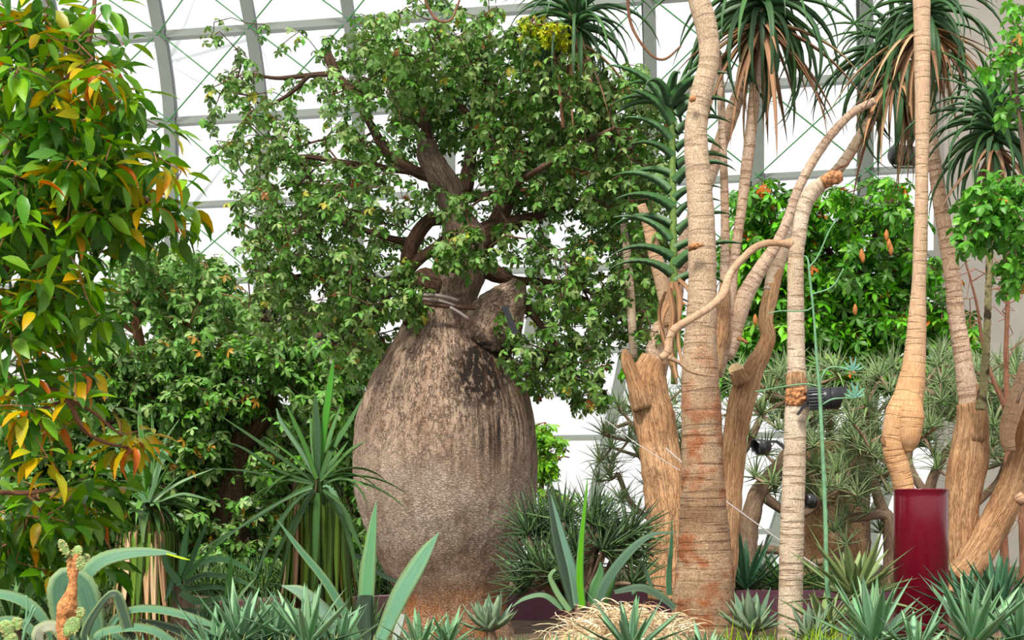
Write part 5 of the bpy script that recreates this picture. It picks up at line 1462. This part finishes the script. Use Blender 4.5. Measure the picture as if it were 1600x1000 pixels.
# ------------------------------------------------------------------ DANGLING GREEN STEM
def green_stem():
    Y = 7.5
    t = thing('jointed_stem_plant', 'thin jointed blue-green succulent stem rising in front of the thicket', 'succulent', P(1296, 1000, Y))
    limb('stem', [(1297, 1010, 4.5), (1295, 950, 4.5), (1291, 880, 3.6), (1290, 820, 3.4), (1286, 720, 3), (1281, 620, 2.8), (1276, 560, 2.2), (1272, 500, 1.7), (1266, 440, 2), (1262, 405, 1.4), (1256, 400, 1)], Y, M['stem_green'], t, n=10, step=.012, amp=.1, freq=30)
    for sp in ([(1280, 600, 1.5), (1286, 585, 1.5), (1294, 575, 1.5), (1310, 574, 1.4), (1332, 580, 1.2)], [(1285, 632, 1.5), (1300, 624, 1.4), (1320, 622, 1.2), (1338, 622, 1)], [(1283, 605, 1.2), (1260, 600, 1.2), (1225, 604, 1.1), (1180, 612, 1)],
               [(1270, 480, 1.3), (1256, 486, 1.2), (1220, 486, 1.1), (1200, 490, .8)], [(1262, 420, 1.2), (1278, 400, 1.2), (1296, 360, 1), (1310, 340, .8)], [(1268, 460, 1.2), (1300, 448, 1.2), (1318, 420, 1)]):
        limb('side_stem', sp, Y, M['stem_green'], t, n=7, step=.012, amp=.05)
    r = random.Random(3)
    for (px, py) in ((1333, 578), (1336, 620)):
        for k in range(6):
            a = k / 6 * 6.28 + .3; L = r.uniform(16, 26)
            blade_px('leaf', [(px, py, 3), (px + math.cos(a) * L * .6, py - abs(math.sin(a)) * L * .7 + 2, 4), (px + math.cos(a) * L, py - abs(math.sin(a)) * L, 1)], Y, M['agave'], t, Vector((0, -1, .4)), lin(110, 156, 140), lin(110, 156, 140))


green_stem()


# ------------------------------------------------------------------ PRICKLY PEARS
def pad(t, px, py, rx, ry, ang, Y, mat='pear', seed=0):
    b = MB(); n = 20; m = 9
    c = P(px, py, Y); vs = []
    rr = random.Random(seed)
    for i in range(m):
        ph = math.pi * (i / (m - 1)) - math.pi / 2
        for k in range(n):
            a = 2 * math.pi * k / n
            x = S(rx, Y) * math.cos(a) * math.cos(ph) * (1 - .18 * math.sin(a) * -1); z = S(ry, Y) * math.sin(a) * math.cos(ph)
            y = S(rx, Y) * .32 * math.sin(ph)
            x, z = x * math.cos(ang) - z * math.sin(ang), x * math.sin(ang) + z * math.cos(ang)
            vs.append(c + Vector((x, y, z)) * (1 + .05 * nz((x, y, z), 40)))
    fs = [(i * n + k, i * n + (k + 1) % n, (i + 1) * n + (k + 1) % n, (i + 1) * n + k) for i in range(m - 1) for k in range(n)]
    b.add(vs, fs); o = b.build('pad', M[mat], t, smooth=True)
    s = MB()
    for k in range(40):
        a = rr.uniform(0, 6.28); q = rr.uniform(0.1, .98) ** .5
        x = S(rx, Y) * math.cos(a) * q; z = S(ry, Y) * math.sin(a) * q
        y = -S(rx, Y) * .32 * math.sqrt(max(0, 1 - q * q))
        x, z = x * math.cos(ang) - z * math.sin(ang), x * math.sin(ang) + z * math.cos(ang)
        p = c + Vector((x, y, z)); d = Vector((rr.uniform(-.5, .5) + math.cos(a) * q, -.8, rr.uniform(-.3, .6))).normalized() * S(4, Y)
        u = Vector((S(.9, Y), 0, 0)); s.add([p - u, p + u, p + d, p + Vector((0, 0, S(.9, Y)))], [(0, 1, 2), (1, 3, 2), (3, 0, 2)])
    sp = s.build('spines', M['spine'], o); sp['kind'] = 'stuff'
    return o


pp = thing('prickly_pear', 'tall prickly pear stalk with corky brown base and small green pads', 'cactus', P(100, 1010, 5.2))
limb('stem', [(98, 1030, 7), (98, 1000, 8), (102, 965, 14), (106, 945, 15), (112, 925, 9), (115, 900, 6), (118, 880, 6), (122, 866, 5)], 5.2, M['pear_dry'], pp, n=20, step=.006, amp=.22, freq=30)
pad(pp, 100, 856, 7, 15, .5, 5.18, seed=1); pad(pp, 120, 864, 8, 13, -.5, 5.2, seed=2); pad(pp, 134, 872, 6, 8, -.8, 5.22, seed=3); pad(pp, 110, 888, 6, 18, 0, 5.2, 'pear_dry', seed=4)
pad(pp, 112, 980, 12, 18, -.6, 5.1, seed=5); pad(pp, 126, 958, 7, 10, -.2, 5.12, seed=6); pad(pp, 126, 880, 7, 12, -.2, 5.16, seed=16)
p2 = thing('prickly_pear', 'low prickly pear cluster at the bottom corner under the agave leaf', 'cactus', P(25, 1010, 5.0))
pad(p2, 10, 982, 12, 14, .3, 5.0, seed=7); pad(p2, 26, 976, 9, 12, -.3, 5.02, seed=8); pad(p2, 18, 1000, 12, 12, .8, 5.0, seed=9)
for sp in ([(34, 1010, 2.2), (40, 980, 2.2), (52, 945, 1.8)], [(36, 990, 2), (48, 966, 2), (56, 950, 1.6)], [(40, 975, 2), (42, 950, 1.8), (41, 930, 1.4)]): limb('twig', sp, 4.95, M['stem_green'], p2, n=7, step=.01, amp=.1)


# ------------------------------------------------------------------ LAMPS AND SPEAKER
def axis_mat(p, d):
    m = d.normalized().to_track_quat('Z', 'Y').to_matrix().to_4x4(); m.translation = p; return m


def floodlight(label, px, py, Y, L, R, d, bracket, fins=True):
    t = thing('floodlight', label, 'lamp', P(px, py, Y), 'black garden floodlights'); c = P(px, py, Y); Mx = axis_mat(c, d)
    L = S(L, Y); R = S(R, Y); b = MB()
    b.lathe([(R * .35, -L * .52), (R * .8, -L * .48), (R * .88, -L * .3), (R * .92, 0), (R * 1.0, L * .05), (R * 1.02, L * .32)], 32, Mx); body = b.build('body', M['black'], t, smooth=True)
    if fins:
        for k in range(20):
            a = k / 20 * 6.283; q = Mx @ Matrix.Rotation(a, 4, 'Z'); b = MB(); b.box((R * .8, -R * .03, -L * .45), (R * 1.06, R * .03, L * .05), 0, q); b.build('fin', M['fin'], body)
    b = MB(); n = 24; vs = []
    for i, zz in enumerate((L * .30, L * .55)):
        for k in range(n):
            a = 2 * math.pi * k / n; ext = (0.5 + .5 * math.cos(a - 1.57)) * L * .35 if i else 0
            for rr in (R * 1.04, R * .98): vs.append(Mx @ Vector((rr * math.cos(a) * (1.0 if not i else .97), rr * math.sin(a), zz + ext * .9)))
    fs = []
    for k in range(n):
        k2 = (k + 1) % n
        fs += [(k * 2, k2 * 2, n * 2 + k2 * 2, n * 2 + k * 2), (k * 2 + 1, n * 2 + k * 2 + 1, n * 2 + k2 * 2 + 1, k2 * 2 + 1), (n * 2 + k * 2, n * 2 + k2 * 2, n * 2 + k2 * 2 + 1, n * 2 + k * 2 + 1)]
    b.add(vs, fs); b.build('hood', M['black'], t, smooth=True)
    b = MB(); b.lathe([(R * .95, L * .32), (R * .9, L * .34)], 24, Mx); b.build('lens', M['lens'], t)
    b = MB()
    for p, q in zip(bracket[:-1], bracket[1:]): b.bar(P(*p, Y), P(*q, Y), S(4, Y), .03)
    b.build('bracket', M['black'], t)


floodlight('large finned black floodlight fixed on the slim pale trunk at its torn scar', 1284, 623, 7.9, 46, 17, Vector((1, -.15, .03)), [(1262, 628), (1252, 640), (1246, 648)])
floodlight('small black floodlight on an arm, left of the slim pale trunk', 1192, 698, 8.0, 20, 12, Vector((-1, -.5, -.1)), [(1200, 690), (1214, 690), (1228, 702)], False)
floodlight('small black floodlight facing away, low on the far side of the slim pale trunk', 1264, 782, 8.05, 18, 11, Vector((.6, .7, -.2)), [(1262, 790), (1248, 792)], False)
t = thing('speaker', 'black box speaker hanging against the glass behind the bulging trunk', 'speaker', P(1414, 262, 12.0))
b = MB(); Mx = Matrix.Translation(P(1412, 243, 12)) @ Matrix.Rotation(.25, 4, 'Z')
b.lathe([(.05, -.12), (.075, -.10), (.085, 0), (.078, .09), (.055, .11)], 28, Mx @ Matrix.Rotation(1.57, 4, 'Y')); b.build('body', M['black'], t, smooth=True)
b = MB(); b.tube([P(1392, 256, 12) + Vector((0, -.02, 0)), P(1398, 262, 12), P(1428, 262, 12), P(1434, 230, 12)], .008, 8); b.build('bracket', M['black'], t)
b = MB(); b.lathe([(.03, 0), (.045, .02), (.045, .09), (.03, .11)], 18, Matrix.Translation(P(1414, 196, 12.1))); b.build('mount', M['black'], t, smooth=True)
b = MB(); b.tube([P(1434, 230, 12), P(1434, -80, 12.2)], .012, 8); b.build('hanger', M['black'], t)

# wires
b = MB(); b.tube(pix([(1040, 700), (1138, 786), (1215, 842), (1290, 895), (1340, 930)], 10.4), .005, 6)
b.v = b.v; o = b.build('guy_wire', M['wire'], None); tag(o, 'pale taut wire slanting down from the thick ringed trunk past the slim pale trunk', 'wire')
b = MB(); b.tube(pix([(925, 640), (990, 690), (1062, 735)], 10.4), .003, 6)
tag(b.build('guy_wire', M['wire'], None), 'thin pale wire slanting across the orange forked trunk', 'wire')


# ------------------------------------------------------------------ BARE SHRUB BY THE WALL
def bare():
    Y = 12.5; r = random.Random(44)
    t = thing('bare_shrub', 'leafless pinkish-brown twiggy shrub against the plaster wall', 'shrub', P(1570, 900, Y))
    LM = [[(1572, 930, 7), (1568, 800, 6), (1575, 700, 5), (1572, 560, 4), (1575, 450, 3), (1572, 370, 2)], [(1572, 640, 4), (1540, 560, 3), (1525, 470, 2), (1500, 380, 1.5)], [(1600, 930, 6), (1596, 800, 5), (1590, 760, 4)]]
    for sp in LM: limb('stem', sp, Y, M['bark_red'], t, n=10, step=.05, amp=.1)
    tips = sample_blobs([(1530, 450, 46, 90, 1), (1580, 420, 30, 80, 1), (1575, 820, 30, 60, .8), (1510, 360, 20, 50, .6), (1585, 560, 20, 60, .6)], 170, Y, .4, 45)
    nodes, par, cnt, bs, _ = grow(nodes_of(LM, Y), tips, .1)
    o = link('twigs', twig_mesh('twigs', nodes, par, cnt, bs, M['bark_red'], .003, .012), t); o['kind'] = 'stuff'
    # leafless twigs beyond the foot of the straw heap
    Y = 11.2
    t = thing('bare_shrub', 'yellowish bare twigs with tiny leaves between the orange forked trunk and the spiky bush', 'shrub', P(995, 925, Y))
    LM = [[(990, 930, 4), (1000, 890, 3.5), (1015, 865, 3), (1025, 850, 2)], [(1000, 890, 3), (985, 860, 2), (975, 830, 1.5)]]
    for sp in LM: limb('stem', sp, Y, M['stem_green'], t, n=8, amp=.1)
    tips = sample_blobs([(1005, 850, 40, 50, 1), (960, 880, 30, 40, .6)], 60, Y, .3, 46)
    nodes, par, cnt, bs, _ = grow(nodes_of(LM, Y), tips, .1)
    o = link('twigs', twig_mesh('twigs', nodes, par, cnt, bs, M['bark_grey2'], .0025, .01), t); o['kind'] = 'stuff'
    # long red liana at the top
    t = thing('hanging_vine', 'thin reddish bare vine looping at the top edge beside the thick ringed trunk', 'vine', P(980, 40, 10.2))
    limb('stem', [(980, -20, 2.5), (984, 30, 2.5), (998, 62, 2.3), (1020, 88, 2), (1040, 92, 2), (1064, 72, 1.4)], 10.2, M['bark_red'], t, n=8, step=.02, amp=.1)
    t = thing('hanging_vine', 'thin reddish bare vine dipping at the top edge above the bottle tree crown', 'vine', P(700, 30, 10.6))
    limb('stem', [(660, -20, 1.5), (668, 10, 2), (685, 32, 2.2), (705, 30, 2), (718, 0, 1.5), (722, -20, 1.2)], 10.6, M['bark_red'], t, n=8, step=.02, amp=.1)


bare()


# ------------------------------------------------------------------ GROUND COVER
def straw():
    r = random.Random(80); Y = 7.0; arrs = []
    for i in range(900):
        px = 975 + r.gauss(0, 50); py = 985 - max(0, 1 - ((px - 975) / 110) ** 2) * 42 * r.random() + r.uniform(0, 25)
        if px > 1090 or px < 850: continue
        Yk = Y + r.uniform(-.5, .5); c = P(px, py, Yk)
        a = r.uniform(0, 6.28); L = r.uniform(.06, .22); cur = r.uniform(-2.5, 2.5)
        arr = arc_leaf(L, .5, r.uniform(-1.5, .2), r.uniform(.004, .010), 6, 'strap', c0=r.choice([lin(226, 200, 156), lin(200, 168, 122), lin(238, 220, 184), lin(168, 130, 90)]), thick=.2)
        V = arr[0].copy(); th = V[:, 0] / L * cur; V[:, 1] += np.sin(th) * L * .3
        q = Quaternion((0, 0, 1), a) @ Quaternion((1, 0, 0), r.uniform(-1, 1))
        arrs.append((xf(V, Matrix.Translation(c) @ q.to_matrix().to_4x4()), arr[1], arr[2]))
    V, T, C = join(arrs)
    o = link('dry_straw', np_mesh('dry_straw', V, T, M['dry'], C, uv=V[:, :2])); recentre(o)
    tag(o, 'heap of curly dry straw-coloured leaves beside the foot of the thick ringed trunk', 'dry leaves', kind='stuff')
    b = MB(); n = 24; m = 8; c = P(975, 1040, Y)
    vs = []
    for i in range(m):
        for k in range(n):
            a = 2 * math.pi * k / n; ph = i / (m - 1) * math.pi / 2
            p = Vector((math.cos(a) * math.cos(ph) * .36, math.sin(a) * math.cos(ph) * .42, math.sin(ph) * .22)); vs.append(c + p * (1 + .12 * nz(p, 9)))
    b.add(vs, [(i * n + k, i * n + (k + 1) % n, (i + 1) * n + (k + 1) % n, (i + 1) * n + k) for i in range(m - 1) for k in range(n)])
    o = b.build('soil_mound', M['straw'], None, smooth=True); tag(o, 'low tan mound underneath the curly dry leaves', 'mound')


straw()


def tufts(name, label, cat, xr, Yr, n, cols, Lr, seed, wd=.006, zoff=0.0, upz=None, mat='aloe', shape='taper', e=(.6, 1.5)):
    r = random.Random(seed); arrs = []
    for i in range(n):
        Yk = r.uniform(*Yr); px = r.uniform(*xr); x = (px - 800) / F * Yk
        z = (upz if upz is not None else ground_z(x, Yk)) + zoff
        a0 = r.uniform(0, 6.28)
        for j in range(9):
            arr = arc_leaf(r.uniform(*Lr), 0, r.uniform(-1, .2), wd, 5, shape, c0=r.choice(cols), thick=.2)
            q = Quaternion((0, 0, 1), a0 + j * 2.4) @ Quaternion((0, 1, 0), -r.uniform(*e))
            arrs.append((xf(arr[0], Matrix.Translation((x, Yk, z)) @ q.to_matrix().to_4x4()), arr[1], arr[2]))
    V, T, C = join(arrs)
    o = link(name, np_mesh(name, V, T, M[mat], C, uv=V[:, :2])); recentre(o); tag(o, label, cat, kind='stuff')


# floor of low succulents that hides the soil along the front edge
mixg = [lin(110, 150, 128), lin(84, 128, 96), lin(136, 166, 130), lin(70, 104, 60), lin(150, 150, 96)]
tufts('ground_succulents', 'low blue-green ground succulents filling the front of the bed', 'succulents', (-20, 1620), (5.2, 6.4), 330, mixg, (.04, .10), 90, .016, .0)
tufts('ground_weeds', 'low mixed green weeds on the soil in the middle of the bed', 'weeds', (-20, 1620), (6.6, 9.5), 1000, [lin(60, 100, 44), lin(84, 120, 50), lin(120, 130, 80), lin(50, 84, 50)], (.04, .11), 91, .008)
tufts('shade_grass', 'dark grass clumps at the foot of the shrubs, behind the agaves', 'grass', (-60, 590), (9.6, 10.9), 800, [lin(50, 86, 40), lin(70, 106, 44), lin(36, 66, 34)], (.2, .5), 92, .014)
tufts('planter_grass', 'thin green grassy growth in the planter under the aloe thicket', 'grass', (820, 1620), (14.2, 15.6), 260, [lin(60, 100, 50), lin(84, 120, 60), lin(104, 110, 70)], (.12, .35), 93, .012, upz=.82)
tufts('bank_undergrowth', 'dark leafy undergrowth in the planter below the dense shrub bank', 'undergrowth', (-60, 640), (13.8, 15.2), 600, [lin(60, 96, 44), lin(80, 116, 50), lin(44, 74, 34)], (.12, .4), 95, .03, upz=.80, shape='strap')
tufts('yellow_weeds', 'sparse yellow-green flowering weeds among the agaves at the front edge', 'weeds', (1130, 1330), (5.6, 6.3), 22, [lin(150, 180, 50), lin(120, 160, 50)], (.08, .18), 94, .008, .0)
# large low shade foliage at the frame edge: shrubby plants on the far left behind the agave
rk = random.Random(99)
for k, (px, py, Y, s, lb) in enumerate([(1015, 990, 6.6, 18, 'largest tan stone at the edge of the straw heap'), (645, 985, 7.4, 26, 'pinkish flat stone at the foot of the bottle tree'), (722, 1000, 7.9, 14, 'small pale round stone between small agaves'), (600, 1000, 6.4, 18, 'tan stone beside the slanting agave blade'), (1325, 965, 6.9, 22, 'pale grey flat stone under the olive agave')]):
    b = MB(); c = P(px, py, Y); c.z = ground_z(c.x, Y) + S(s * .3, Y); vs = []; n, m = 16, 9
    for i in range(m):
        ph = math.pi * i / (m - 1) - math.pi / 2
        for j in range(n):
            a = 2 * math.pi * j / n; p = Vector((math.cos(a) * math.cos(ph), math.sin(a) * math.cos(ph), .45 * math.sin(ph))); vs.append(c + p * S(s, Y) * (1 + .25 * nz(p + Vector((k, 0, 0)), 1.6)))
    b.add(vs, [(i * n + j, i * n + (j + 1) % n, (i + 1) * n + (j + 1) % n, (i + 1) * n + j) for i in range(m - 1) for j in range(n)])
    M.setdefault('stone', mat_plain('tan_stone', lin(190, 158, 128), .9, nscale=14, namp=.25, bumpd=.01))
    tag(b.build('stone', M['stone'], None, smooth=True), lb, 'stone', 'stones in the bed')
